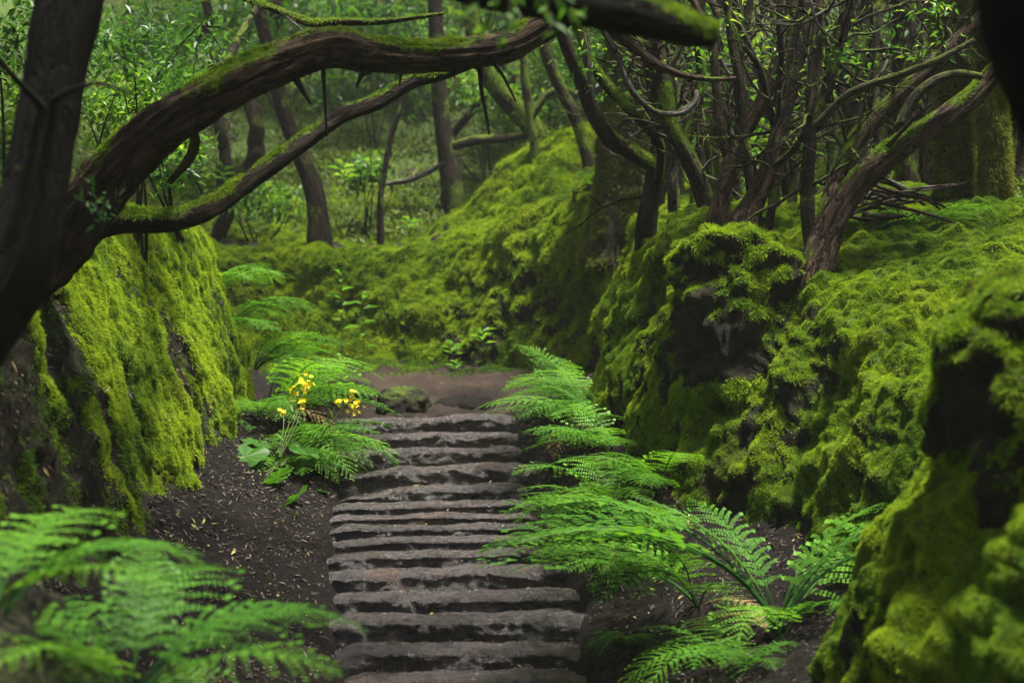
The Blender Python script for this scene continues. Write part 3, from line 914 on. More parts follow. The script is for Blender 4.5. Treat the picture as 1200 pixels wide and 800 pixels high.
# --- the great arching branch
mb = [(10, 345, 8.0), (60, 300, 7.9), (98, 250, 7.8), (130, 208, 7.7), (165, 170, 7.6), (205, 138, 7.5), (260, 104, 7.5), (320, 78, 7.6), (380, 57, 7.7), (430, 62, 7.8), (490, 68, 7.9), (550, 64, 8.0), (600, 52, 8.1), (645, 25, 8.2), (700, -10, 8.3), (770, -70, 8.5), (830, -170, 8.8)]
t2 = tree('arching_tree', 'reddish brown tree whose thick branch arches over the path from the left bank', [
    dict(p=mb, w=[74, 68, 61, 56, 52, 49, 47, 43, 40, 39, 37, 35, 33, 31, 28, 24, 18], nseg=56, step=.018, rough=.22, ridge=.20, mat='bark_red', mossy=.10, mossup=.50, moss=20000, mL=.018, mW=.005, seed=4.2),
    dict(p=[(82, 272, 7.85), (140, 257, 7.95), (200, 258, 8.1), (250, 241, 8.3), (300, 206, 8.5), (350, 171, 8.7), (400, 136, 8.9), (440, 120, 9.0), (478, 98, 9.1), (520, 86, 9.2), (565, 66, 9.4), (610, 25, 9.6), (650, -40, 9.8)],
         w=[32, 28, 24, 22, 21, 20, 19, 18, 17, 15, 13, 11, 9], nseg=20, step=.03, rough=.18, mat='bark_dark', mossy=.14, mossup=.50, moss=16000, mL=.022, tone=.5),
    dict(p=[(640, 30, 8.2), (690, 22, 8.4), (730, 46, 8.5), (770, 76, 8.6), (800, 88, 8.7), (835, 93, 8.8), (862, 92, 8.8)], w=[16, 13, 12, 10, 8, 6, 5], mat='bark_red', mossy=.1, mossup=.2),
    dict(n='branch', p=[(700, 25, 8.4), (722, 62, 8.5), (735, 95, 8.5), (752, 120, 8.5), (775, 133, 8.5), (800, 132, 8.5), (814, 120, 8.5), (816, 106, 8.5)], w=[7, 7, 7, 7, 7, 7, 7, 5], mat='bark_grey', mossy=.1, mossup=.3),
    dict(n='branch', p=[(735, 90, 8.5), (742, 70, 8.45), (750, 68, 8.4)], w=[4, 3, 2], mat='bark_grey', mossy=0),
    dict(n='branch', p=[(745, 110, 8.5), (757, 121, 8.4), (775, 122, 8.35)], w=[4, 3, 2], mat='bark_grey', mossy=0),
    dict(n='twig', p=[(378, 72, 7.7), (380, 110, 7.7), (383, 160, 7.7)], w=[6, 4, 2], mossy=0),
    dict(n='twig', p=[(432, 82, 7.8), (424, 88, 7.75), (418, 102, 7.75)], w=[11, 6, 3], mossy=0),
    dict(n='twig', p=[(346, 92, 7.6), (356, 108, 7.6), (364, 122, 7.6)], w=[9, 6, 3], mossy=0),
    dict(n='twig', p=[(563, 76, 8.0), (564, 105, 8.0), (571, 140, 8.0), (573, 158, 8.0)], w=[6, 5, 4, 2], mossy=0),
    dict(n='twig', p=[(575, 70, 8.0), (590, 90, 8.05), (605, 120, 8.1)], w=[5, 4, 2], mossy=0),
    dict(n='twig', p=[(530, 78, 8.0), (533, 92, 7.95)], w=[5, 2], mossy=0),
    dict(n='twig', p=[(470, 84, 7.9), (468, 100, 7.9)], w=[5, 2], mossy=0),
    dict(n='branch', p=[(205, 150, 7.7), (222, 150, 8.3), (228, 165, 8.8), (222, 185, 9.2), (200, 212, 9.6)], w=[12, 12, 12, 12, 9], mossy=.2),
    dict(n='branch', p=[(260, 92, 7.6), (272, 60, 8.2), (285, 35, 8.8), (300, 10, 9.3), (318, -30, 9.6)], w=[10, 10, 9, 8, 6], mossy=.2),
    dict(n='branch', p=[(286, -2, 9.2), (330, 14, 9.0), (365, 27, 8.9), (400, 26, 8.8), (450, 25, 8.8), (520, 16, 8.8)], w=[7, 9, 10, 9, 7, 4], mossy=.45, mossup=.5, moss=9000, mL=.016),
    dict(n='branch', p=[(330, 14, 9.0), (345, 28, 8.9), (372, 50, 8.8)], w=[4, 3, 2], mat='bark_grey', mossy=.1),
], shade_crown=[((-.3, 7.2, 6.6), (2.0, 1.7, 1.0), 2000, .12, .5)])  # unseen leaves, placed to shade the near end of the left bank

# --- black trunk close to the viewer, top right corner
tree('dark_tree', 'near black out-of-focus trunk curving down the top right corner', [
    dict(p=[(2300, 600, 2.0), (2000, 470, 1.95), (1650, 330, 1.9), (1400, 225, 1.85), (1275, 130, 1.8), (1225, 55, 1.8), (1205, -20, 1.8), (1195, -120, 1.8), (1190, -400, 1.8), (1195, -900, 1.8)],
         w=[190, 185, 175, 165, 150, 135, 130, 125, 115, 100], nseg=24, step=.03, mossy=.05, mossup=.2)], mat='bark_black', shade_crown=[((.9, 3.6, 5.6), (1.6, 1.4, .9), 700, .11, .5)])  # leaves added above the view to darken the foreground ferns

# --- leaning mossy-topped tree on the right bank
tree('leaning_tree', 'brown leaning tree with moss along its upper side, rooted above the right bank', leaves=[(1000, 60, 9.8, 60, 60, 160, .6), (1090, 30, 9.6, 60, 40, 120, .6)], stems=[
    dict(p=[(952, 345), (962, 295), (985, 243), (1022, 197), (1062, 168), (1105, 140), (1140, 114), (1160, 92), (1182, 60), (1200, 10), (1215, -80)], D=9.5, w=[46, 36, 31, 28, 26, 25, 23, 20, 16, 13, 10], nseg=40, step=.025, rough=.20, ridge=.22, mat='bark_red', mossy=.14, mossup=.55, moss=15000, mL=.016, flare=.25),
    dict(p=[(962, 295, 9.5), (976, 230, 9.7), (1002, 168, 9.8), (1042, 125, 9.8), (1085, 85, 9.8), (1130, 42, 9.8), (1170, 0, 9.8), (1215, -60, 9.8)], tw=20, twl=.60, w=[27, 24, 23, 22, 21, 19, 16, 12], nseg=18, step=.04, mat='bark_red', mossy=.22, mossup=.45, moss=9000, mL=.015),
    dict(n='branch', p=[(955, 150, 9.6), (985, 118, 9.5), (1008, 104, 9.4), (1060, 86, 9.3), (1100, 70, 9.2), (1142, 47, 9.2)], w=[12, 10, 10, 9, 8, 6], mossy=.3, mossup=.4, mat='bark_olive'),
    dict(n='branch', p=[(1055, 150, 9.4), (1068, 120, 9.4), (1090, 98, 9.4), (1120, 86, 9.4), (1150, 90, 9.3)], w=[15, 13, 12, 10, 8], mossy=.35, mossup=.45, mat='bark_olive'),
    dict(n='branch', p=[(1040, 172, 9.4), (1070, 140, 9.3), (1092, 122, 9.2)], w=[6, 5, 3], mossy=.1),
    dict(p=[(955, 310, 9.6), (946, 235, 9.7), (950, 150, 9.7), (956, 60, 9.8), (962, -30, 9.9)], tw=13, twl=.62, w=[20, 17, 15, 15, 12], mat='bark_dark', mossy=.2),
    dict(p=[(950, 150, 9.7), (968, 105, 9.7), (980, 65, 9.7), (998, 5, 9.7), (1012, -50, 9.7)], tw=13, twl=.62, w=[14, 14, 13, 12, 10], mat='bark_dark', mossy=.25),
    dict(n='branch', p=[(955, 150, 9.7), (980, 122, 9.6), (995, 118, 9.5), (1030, 90, 9.4), (1040, 70, 9.4)], w=[6, 5, 5, 4, 2], mat='bark_grey', mossy=.1),
    dict(n='branch', p=[(985, 55, 9.7), (970, 42, 9.6), (956, 25, 9.6), (950, 0, 9.6)], w=[5, 5, 4, 3], mat='bark_grey', mossy=.1),
],)

# --- stems in the middle of the right bank
tree('forked_tree', 'slim forked tree left of the thick reddish one behind the moss-capped rock', leaves=[(850, 40, 10.8, 60, 50, 160, .6)], stems=[
    dict(p=[(838, 282), (846, 232), (856, 190), (876, 150), (896, 112), (912, 70), (926, 20), (936, -60)], D=10.7, tw=20, twl=.60, w=[30, 21, 19, 18, 17, 16, 15, 12], nseg=16, step=.04, mat='bark_red', mossy=.22, mossup=.3, moss=5000, mL=.014, flare=.5),
    dict(p=[(856, 190), (845, 160), (840, 110), (835, 60), (822, 20), (800, -20)], D=10.7, w=[12, 11, 11, 10, 9, 7], mat='bark_red', mossy=.15),
    dict(p=[(876, 150), (866, 110), (868, 70), (876, 20), (880, -30)], D=10.8, w=[13, 12, 11, 10, 8], mat='bark_dark', mossy=.2),
    dict(n='branch', p=[(896, 112, 10.7), (880, 60, 10.6), (860, 20, 10.5), (838, -5, 10.5)], w=[9, 8, 7, 5], mat='bark_grey', mossy=.15)])
tree('forked_tree', 'thick reddish stem on a swollen root directly behind the moss-capped rock', leaves=[(930, 60, 10.5, 50, 70, 160, .65)], stems=[
    dict(p=[(868, 275), (882, 240), (899, 202), (911, 160), (924, 112), (935, 60), (944, 10), (955, -70)], D=10.35, tw=20, twl=.60, w=[42, 27, 22, 20, 20, 20, 19, 14], nseg=18, step=.04, mat='bark_red', mossy=.12, mossup=.3, flare=.4),
    dict(p=[(884, 236), (878, 195), (870, 150), (868, 100), (858, 50), (850, -10)], D=10.5, w=[16, 14, 12, 12, 11, 9], mat='bark_dark', mossy=.25),
    dict(n='branch', p=[(911, 160, 10.35), (900, 120, 10.3), (890, 80, 10.2), (872, 55, 10.1)], w=[10, 9, 8, 5], mossy=.2),
    dict(n='branch', p=[(899, 202, 10.35), (930, 175, 10.2), (945, 150, 10.1), (960, 105, 10.1)], w=[9, 8, 7, 5], mossy=.2)])
tree('twisted_tree', 'dark trunk leaning left with moss down its right side, left of the slim forked tree', leaves=[(800, 60, 11.2, 45, 50, 110, .55)], stems=[
    dict(p=[(834, 262), (820, 215), (800, 172), (785, 142), (776, 95), (768, 40), (772, -40)], D=11.2, tw=20, twl=.60, w=[24, 21, 20, 19, 18, 17, 14], nseg=16, step=.04, mossy=.38, mossup=.5, moss=9000, mL=.016),
    dict(p=[(800, 172), (815, 130), (822, 85), (818, 40), (826, -20)], D=11.3, w=[14, 13, 12, 11, 9], mossy=.3),
    dict(n='branch', p=[(776, 95, 11.2), (795, 60, 11.2), (800, 20, 11.2)], w=[8, 7, 4], mossy=.3)])
tree('twisted_tree', 'dark twisted tree with a mossy limb curving left towards the arching branch', leaves=[(700, 70, 11.2, 60, 50, 120, .6)], stems=[
    dict(p=[(757, 268), (762, 235), (770, 198), (776, 160), (772, 115), (764, 60), (770, 0), (775, -60)], D=11.6, tw=20, twl=.60, w=[24, 22, 24, 24, 24, 23, 21, 18], nseg=18, step=.04, mossy=.15, mossup=.3),
    dict(p=[(770, 196, 11.6), (742, 180, 11.5), (714, 162, 11.4), (695, 132, 11.3), (682, 96, 11.2), (666, 60, 11.1), (650, 10, 11.0), (640, -50, 11.0)], w=[20, 19, 18, 17, 17, 15, 13, 10], mossy=.38, mossup=.5, moss=12000, mL=.02, mat='bark_dark'),
    dict(p=[(766, 225, 11.6), (772, 205, 11.5), (774, 180, 11.4), (768, 160, 11.3), (740, 130, 11.3), (715, 105, 11.3), (690, 70, 11.3), (672, 20, 11.3)], w=[8, 9, 10, 11, 12, 12, 10, 8], mossy=.45, mossup=.5, moss=9000, mL=.02),
    dict(n='branch', p=[(690, 118, 11.25), (688, 70, 11.2), (684, 20, 11.2), (690, -40, 11.2)], w=[14, 12, 11, 9], mat='bark_grey', mossy=.3)])

# --- columns with shaggy moss
tree('mossy_tree', 'thick straight trunk coated in shaggy moss right of the stick pile', [
    dict(p=[(1120, 362), (1121, 310), (1120, 220), (1118, 120), (1116, 20), (1114, -100), (1110, -300)], D=10.9, w=[50, 43, 41, 40, 39, 37, 32], nseg=26, step=.05, rough=.10, mat='bark_olive', mossy=.8, mossup=.1, moss=9000, mL=.05, mW=.006, mmat='hairmoss', tone=.45)])
tree('mossy_tree', 'slimmer shaggy mossy trunk between the thick mossy one and the right edge', [
    dict(p=[(1168, 345), (1168, 290), (1167, 210), (1163, 130), (1160, 40), (1158, -80)], D=10.6, w=[42, 33, 31, 30, 28, 25], nseg=24, step=.05, rough=.10, mat='bark_olive', mossy=.8, mossup=.1, moss=9000, mL=.05, mW=.006, mmat='hairmoss', tone=.55)])
tree('straight_tree', 'plain dark upright trunk behind the stick pile', [
    dict(p=[(1066, 300), (1064, 230), (1060, 150), (1058, 70), (1058, -10), (1056, -100)], D=12.6, tw=16, twl=.62, w=[28, 25, 24, 24, 24, 20], mossy=.25, mossup=.2, moss=2500, mL=.02)],
    shade_crown=[((6.4, 15.5, 9.2), (2.6, 2.4, 1.1), 3000, .14, .5)])  # unseen leaves added off to the side, shading the right background
tree('leaning_tree', 'mossy trunk leaning right behind the plain upright trunk', [
    dict(p=[(1022, 285), (1048, 232), (1078, 182), (1108, 130), (1150, 60), (1190, -20)], D=13.2, tw=14, twl=.62, w=[30, 27, 25, 23, 20, 16], mossy=.45, mossup=.4, moss=4000, mL=.025, mat='bark_olive')],
    shade_crown=[((6.8, 15, 8.4), (2.6, 2.6, 1.2), 3000, .14, .5)])
tree('straight_tree', 'slender dark upright stem rising beside the brown leaning tree', [
    dict(p=[(1002, 262), (1006, 190), (1004, 120), (1010, 50), (1012, -40)], D=11.8, tw=14, twl=.62, w=[17, 15, 15, 14, 12], mossy=.3, wig=.04)])
tree('straight_tree', 'dark bare trunk hard against the right edge behind the shaggy trunks', [
    dict(p=[(1196, 330), (1192, 270), (1198, 200), (1206, 120), (1200, 30), (1196, -60)], D=11.8, tw=14, twl=.62, w=[26, 22, 20, 18, 18, 15], mossy=.2, wig=.05)],
    shade_crown=[((6.5, 11.8, 7.2), (2.4, 2.2, 1.1), 2500, .14, .5)])

# --- background trees
tree('background_tree', 'broad misty olive trunk standing where the far bank turns', [
    dict(p=[(736, 262), (735, 200), (738, 130), (741, 60), (744, -30), (750, -120)], D=15.0, w=[84, 68, 62, 60, 56, 48], nseg=22, mat='bark_olive', mossy=.5, mossup=.1, moss=3500, mL=.05, mW=.010, mmat='hairmoss', tone=.35, flare=.2)],
    shade_crown=[((6.2, 17.0, 9.2), (2.6, 2.4, 1.3), 2500, .14, .5)])  # added unseen leaves, set aside so the moss swell stays sunlit
tree('background_tree', 'curved dark trunk on the slope seen between the arching branch and its lower limb', [
    dict(p=[(374, 292), (373, 255), (366, 218), (352, 182), (336, 142), (325, 100), (314, 55), (302, 5), (292, -60)], D=18.2, w=[34, 26, 23, 21, 19, 17, 16, 15, 12], mossy=.2, mossup=.3, nseg=16)],
    shade_crown=[((-3.4, 18, 7.6), (2.4, 2.2, 1.2), 2000, .14, .5)])
tree('background_tree', 'hazy straight trunk in the middle distance below the arching branch', [
    dict(p=[(530, 225), (525, 190), (518, 140), (514, 95), (512, 40), (508, -40)], D=21, w=[26, 22, 20, 19, 18, 15], mossy=.25, mossup=.2)])
tree('background_tree', 'mossy trunk leaning left above the sunlit moss swell', [
    dict(p=[(634, 168), (618, 142), (594, 118), (572, 88), (556, 45), (545, -30)], D=19.6, w=[28, 25, 23, 21, 18, 14], mossy=.45, mossup=.5, moss=3000, mL=.03)])
tree('background_tree', 'thin upright mossy stem beside the left-leaning trunk above the moss swell', [
    dict(p=[(626, 172), (622, 140), (616, 100), (612, 50), (604, -20)], D=19.0, w=[11, 10, 10, 9, 8], mossy=.5, mossup=.2),
    dict(n='branch', p=[(622, 140), (640, 112), (660, 105), (676, 112)], D=19.0, w=[9, 9, 8, 7], mossy=.4)])
tree('background_tree', 'dark slanting stem left of the broad misty trunk', [
    dict(p=[(690, 205), (684, 172), (674, 138), (655, 100), (640, 60), (630, 0), (626, -50)], D=16.5, w=[16, 15, 15, 14, 13, 12, 10], mossy=.35, mossup=.4, moss=2500, mL=.03)],
    shade_crown=[((7.4, 19.0, 9.8), (2.8, 2.6, 1.2), 2800, .16, .5)])  # shading leaves added out of view, clear of the moss swell
tree('background_tree', 'slim dark stem on the slope left of the curved trunk', [
    dict(p=[(262, 205), (256, 150), (252, 90), (244, 30), (240, -40)], D=20, w=[15, 13, 12, 12, 10], mossy=.2, wig=.1)],
    shade_crown=[((-5.5, 20, 9), (2.8, 2.6, 1.2), 2800, .16, .5)])  # unseen leaves added over the hill to dapple the slope
tree('background_tree', 'slim grey-brown stem crossing behind the crook of the arching branch', [
    dict(p=[(300, 150), (296, 110), (310, 60), (326, 10), (332, -50)], D=23, w=[20, 18, 17, 16, 14], mossy=.2, wig=.1)],
    shade_crown=[((-4.4, 22, 9), (2.6, 2.2, 1.2), 1500, .15, .5)])
tree('background_tree', 'far upright trunk just left of the hazy straight one', [
    dict(p=[(452, 150), (450, 100), (454, 50), (450, -30)], D=27, w=[14, 13, 12, 11], mossy=.25, wig=.15)],
    shade_crown=[((-1.5, 26, 11.5), (3, 2.8, 1.4), 2800, .18, .5)])
tree('background_tree', 'far pale trunk high on the slope above the lower limb', [
    dict(p=[(420, 110), (416, 60), (424, 10), (420, -40)], D=30, w=[14, 12, 12, 10], mossy=.2, wig=.15)])
tree('background_tree', 'far dark trunk between the two leaning stems above the moss swell', [
    dict(p=[(592, 120), (584, 70), (590, 20), (586, -30)], D=27, w=[18, 16, 15, 13], mossy=.25, wig=.2)])
tree('background_tree', 'crooked far trunk just left of the broad misty trunk', [
    dict(p=[(700, 120), (704, 70), (698, 20), (702, -40)], D=23, w=[20, 17, 16, 14], mossy=.3, wig=.2)],
    shade_crown=[((2.6, 24.5, 11), (3, 2.8, 1.4), 2800, .18, .5)])
tree('sapling', 'thin bare leaning sapling on the slope between curved and hazy trunks', [
    dict(p=[(446, 236), (450, 205), (457, 165), (468, 130), (478, 100)], D=19.4, w=[8, 7, 7, 6, 4], mossy=.1)])

# fallen logs on the slope
def log(label, pts, D, w, mat='bark_dark', mossy=.2):
    P = px_path(pts, D)
    base = P.mean(0)
    V, F, A, Nn = tube(P, px_rad(w, D), step=.08, nseg=10, rough=.15, seed=random.random() * 30, mossy=mossy, mossup=.4)
    tag(obj('fallen_log', mesh_data('fallen_log', V - base, F, A, True, [M[mat]]), None, base), label, 'log')


log('dark fallen log lying across the slope right of the hazy straight trunk', [(530, 172), (560, 164), (590, 163), (615, 158)], 20.5, [10, 12, 11, 8])
log('pale broken branch lying at the foot of the hazy straight trunk', [(446, 216), (475, 212), (505, 200), (520, 190)], 19.8, [5, 7, 7, 4], 'bark_grey', 0)
log('dark fallen stem slanting up against the slope behind the hazy straight trunk', [(528, 160), (545, 140), (562, 120), (570, 110)], 22.0, [9, 9, 8, 6])


# --- thin twisting saplings on the right plateau
def sapling(label, px, py, D, lean, h_px, w, mat, nb=4, curl=.35):
    b = at(px, py, D); b[2] = ground_z(b[0], b[1], b[2]) - .08
    e = empty('sapling', b, label, 'sapling', 'thin stems on the right bank' if w and 'one of' not in label else 'crowded stems of the thicket')
    H = h_px / FP * D
    n = 7
    P = [b]
    ph = random.random() * 6
    for k in range(1, n + 1):
        f = k / n
        P.append(b + np.array([lean * H * f + curl * .35 * H * math.sin(ph + f * 5) * f * .6, .25 * math.sin(ph * 2 + f * 4) * f, H * f + .1]))
    P = np.array(P)
    r = px_rad(np.linspace(w, w * .55, n + 1), D)
    branch_mesh('trunk', P, r, mat, e, b, 0, step=.07, nseg=8, rough=.15, seed=px * .1, mossy=.38, mossup=.35, wig=.04)
    for j in range(nb):
        f = random.uniform(.25, .85)
        i0 = f * n
        p = catmull(P, np.array([i0]))[0]
        az = random.uniform(0, 2 * math.pi); ln = H * random.uniform(.18, .42)
        Q = [p]
        el = random.uniform(.1, 1.1)
        for k in range(1, 6):
            az += random.uniform(-.35, .35); el += random.uniform(-.22, .26)
            Q.append(Q[-1] + ln / 5 * np.array([math.cos(az) * math.cos(el), .5 * math.sin(az) * math.cos(el), math.sin(el)]))
        rb = r[int(i0)] * .55
        branch_mesh('branch', Q, np.linspace(rb, rb * .3, 6), random.choice([mat, mat, 'bark_grey']), e, b, 0, step=.07, nseg=6, rough=.15, seed=random.random() * 40, mossy=.22, mossup=.35)


SAP = [
    ('thin mossy stem just right of the broad misty trunk', 790, 240, 12.4, -.05, 260, 10, 'bark_olive'),
    ('wiry dark stem between the twisted tree and the slim forked tree', 812, 235, 12.9, .04, 270, 11, 'bark_dark'),
    ('crooked brown stem behind the slim forked tree', 848, 240, 12.2, -.12, 270, 13, 'bark_red'),
    ('thin dark stem in the gap between the two forked trees', 862, 250, 11.6, .08, 280, 11, 'bark_dark'),
    ('pale wiry stem right of the thick reddish stem', 908, 262, 11.2, .12, 280, 9, 'bark_grey'),
    ('slender dark stem curving right of the moss-capped rock', 900, 268, 10.3, .10, 250, 11, 'bark_dark'),
    ('mossy leaning sapling just left of the brown leaning tree', 925, 280, 10.9, .22, 300, 13, 'bark_olive'),
    ('thin upright stem behind the fork of the brown leaning tree', 975, 265, 12.4, -.03, 300, 13, 'bark_dark'),
    ('crooked sapling directly behind the stick pile', 1018, 290, 11.6, .15, 310, 9, 'bark_dark'),
    ('thin grey stem left of the plain upright trunk', 1040, 280, 13.4, -.1, 320, 11, 'bark_grey'),
    ('dark wiry stem between plain upright trunk and thick shaggy trunk', 1084, 300, 11.8, .05, 320, 11, 'bark_dark'),
    ('thin stem in the gap between the two shaggy trunks', 1147, 320, 12.6, .02, 330, 9, 'bark_dark'),
    ('bent thin stem at the right edge beyond the shaggy trunks', 1190, 320, 13.4, -.12, 340, 12, 'bark_olive'),
    ('far thin stem high behind the slim forked tree', 830, 190, 16.0, .1, 240, 12, 'bark_dark'),
    ('far thin stem high behind the thick reddish stem', 885, 200, 16.5, -.08, 250, 13, 'bark_dark'),
    ('far thin stem above the brown leaning tree', 940, 210, 16.8, .1, 260, 12, 'bark_olive'),
    ('far dark stem seen above the stick pile', 1030, 215, 17.0, -.06, 260, 13, 'bark_dark'),
    ('far thin stem seen just left of the thick shaggy trunk', 1088, 230, 17.5, .05, 270, 14, 'bark_dark'),
]
for a in SAP:
    sapling(*a, nb=6)

for i in range(60):
    px = random.uniform(748, 1195)
    D = random.uniform(12.5, 18)
    sapling('one of the many thin dark stems crowding the thicket behind the right bank', px, 250, D, random.gauss(0, .15), random.uniform(260, 330) * 1.05, random.uniform(7, 15), random.choice(['bark_dark', 'bark_dark', 'bark_olive', 'bark_red']), nb=6)

# --- pile of sticks
for i in range(30):
    cx, cy = random.uniform(985, 1085), random.uniform(288, 340)
    D = 10.2 + random.uniform(-.35, .5)
    c = drop(cx, cy, D)
    L = random.uniform(.25, .75)
    az = random.gauss(-.35, .45)
    dz = random.gauss(-.15, .18)
    v = np.array([math.cos(az), .6 * random.gauss(0, .5), dz]); v /= np.linalg.norm(v)
    bend = np.array([0, 0, random.uniform(-.06, .08)])
    z0 = np.array([0, 0, .03 + .16 * random.random()])
    P = np.array([-v * L / 2, -v * L / 6 + bend * .8, v * L / 6 + bend, v * L / 2])
    r0 = random.uniform(.006, .018)
    V, F, A, Nn = tube(P, [r0, r0 * .95, r0 * .85, r0 * .5], step=.06, nseg=7, rough=.15, seed=i * 1.3, mossy=.05, mossup=.15)
    tag(obj('stick', mesh_data('stick', V, F, A, True, [M[random.choice(['bark_red', 'bark_grey', 'bark_dark', 'bark_red'])]]), None, c + z0),
        'dry brown stick lying in the tangled pile right of the leaning tree', 'stick', 'sticks of the tangled pile')


# =================================================================== SHRUBS AND LEAVES
def shrub(label, px, py, D, rad_px, n, size, tone, stems=5, lift=0.0, ground=True):
    c = at(px, py, D)
    rad = np.array([rad_px[0], rad_px[0] * .8, rad_px[1]]) / FP * D
    b = c.copy(); b[2] = min(ground_z(b[0], b[1], c[2] - rad[2]), c[2])
    e = empty('leafy_shrub', b, label, 'shrub', 'leafy shrubs in the undergrowth')
    foliage_part('foliage', e, b, [leafcloud(c, rad, n, size, 22, tone, .7)])
    ps = []
    for k in range(stems):
        tip = c + rng.normal(size=3) * rad * .55
        mid = (b + tip) / 2 + rng.normal(size=3) * rad * .15
        ps.append(tube([b + rng.normal(size=3) * .05 * (1, 1, 0) - (0, 0, .1), mid, tip], [.012 + .001 * D * .3, .009, .004], step=.1, nseg=6, rough=.1, mossy=.15, mossup=.2, seed=k + px))
    V, F, A, Nn = join(ps)
    obj('stem', mesh_data('stem', V - b, F, A, True, [M['bark_dark']]), e)
    return e


SHR = [
    ('glossy laurel bush above the root of the arching branch', 170, 75, 9.8, (95, 62), 1500, .065, .55),
    ('bright fern-leaved bush beside the dark left trunk above the mossy bank', 125, 130, 10.6, (50, 48), 800, .07, .75),
    ('dark leafy bush in the top left behind the leaning trunk', 25, 40, 9.5, (70, 60), 700, .075, .30),
    ('light green bush at the left edge above the bank', 8, 170, 9.8, (32, 80), 500, .09, .8),
    ('small bush under the arching branch above the mossy bank', 200, 190, 10.8, (45, 35), 500, .07, .55),
    ('dim leafy shrub high on the slope left of the curved trunk', 250, 60, 22, (90, 60), 1100, .16, .40),
    ('dim shrub on the slope between curved and hazy trunks', 430, 110, 26, (90, 50), 1000, .18, .35),
    ('bright bush beyond the arching branch at the top middle', 490, 20, 27, (120, 40), 1200, .18, .6),
    ('bright leafy shrub right of the hazy straight trunk', 570, 120, 22, (50, 45), 800, .14, .65),
    ('bright bush behind the left-leaning mossy trunk', 650, 90, 23, (55, 70), 1000, .15, .75),
    ('dark olive shrub behind the broad misty trunk', 725, 60, 20, (90, 90), 1400, .15, .25),
    ('bright green shrub low behind the twisted tree', 765, 160, 17, (45, 40), 600, .12, .7),
    ('leafy shrub behind the slim forked tree', 835, 120, 15.5, (60, 90), 1400, .11, .55),
    ('bright leafy shrub behind the thick reddish stem', 905, 200, 14, (50, 70), 1100, .10, .72),
    ('glinting leafy shrub above the brown leaning tree', 985, 80, 15, (75, 85), 1700, .10, .62),
    ('bright low shrub right of the brown leaning tree root', 1035, 240, 14.5, (45, 40), 700, .10, .8),
    ('bright low shrub between the upright trunk and shaggy trunk', 1085, 255, 15, (35, 60), 700, .10, .85),
    ('leafy shrub high behind the plain upright trunk', 1075, 90, 17, (80, 90), 1500, .12, .55),
    ('bright shrub at the right edge past the shaggy trunks', 1190, 240, 14.5, (40, 70), 800, .11, .7),
    ('dim tall shrub in the top right behind the shaggy trunks', 1150, 60, 19, (90, 90), 1300, .14, .4),
    ('dark shrub at the top right of the middle behind the twisted tree', 790, 30, 18, (80, 60), 1200, .13, .4),
    ('low leafy shrub on the ledge above the far bank', 300, 235, 20, (60, 25), 700, .12, .5),
    ('small shrub on the slope right of the curved trunk', 430, 200, 20.5, (35, 22), 350, .12, .6),
]
for a in SHR:
    shrub(*a)

for i in range(12):
    shrub('dim distant shrub among the far undergrowth on the slope', random.uniform(150, 760), random.uniform(-10, 75), random.uniform(23, 32), (random.uniform(55, 95), random.uniform(40, 65)), 900, .15, random.uniform(.05, .32), 3)

# leafy sprigs hanging in front of the arching branch
def sprig(label, base_px, tips, D, size, tone):
    b = at(*base_px, D)
    e = empty('leafy_sprig', b, label, 'sprig')
    Vs, Fs, Ts, o = [], [], [], 0
    ps = []
    for tx, ty, td in tips:
        tip = at(tx, ty, td)
        mid = (b + tip) / 2 + (0, 0, .03)
        ps.append(tube([b, mid, tip], [.005, .004, .002], step=.03, nseg=6, mossy=0, mossup=0, seed=tx))
        nl = 9
        f = np.linspace(.25, 1, nl)
        C = b + (tip - b) * f[:, None] + np.array([0, 0, .03]) * (4 * f * (1 - f))[:, None]
        d = unit(tip - b) * .7 + rng.normal(size=(nl, 3)) * .7
        V, F = kites(C, d, size * (.7 + .6 * rng.random(nl)), size * .36, up=np.array([0, -.5, 1]) + rng.normal(size=(nl, 3)) * .4, fold=.15)
        Vs.append(V); Fs.append(F + o); Ts.append(np.repeat(np.clip(tone + rng.normal(size=nl) * .15, 0, 1), 4)); o += len(V)
    obj('leaves', mesh_data('leaves', np.vstack(Vs) - b, [np.vstack(Fs)], {'tone': np.concatenate(Ts)}, False, [M['leaf']]), e)
    V, F, A, Nn = join(ps)
    obj('twig', mesh_data('twig', V - b, F, A, True, [M['bark_dark']]), e)


sprig('bright green leaf sprig hanging in front of the arching branch top', (610, -30), [(562, 42, 4.2), (588, 46, 4.15), (640, 15, 4.2), (652, 36, 4.15), (604, 22, 4.2), (550, 18, 4.3), (682, 22, 4.2), (668, 8, 4.2)], 4.3, .062, .75)
sprig('blue-green leaf sprig in front of the root of the arching branch', (118, 280), [(95, 235, 6.2), (125, 225, 6.2), (140, 230, 6.2), (108, 215, 6.3)], 6.2, .055, .30)
sprig('dark leaf sprig trailing along the upper edge of the arching branch', (235, 30), [(200, 75, 8.2), (260, 60, 8.2), (225, 100, 8.0), (180, 95, 8.2), (250, 20, 8.4), (290, 50, 8.3)], 8.3, .07, .5)


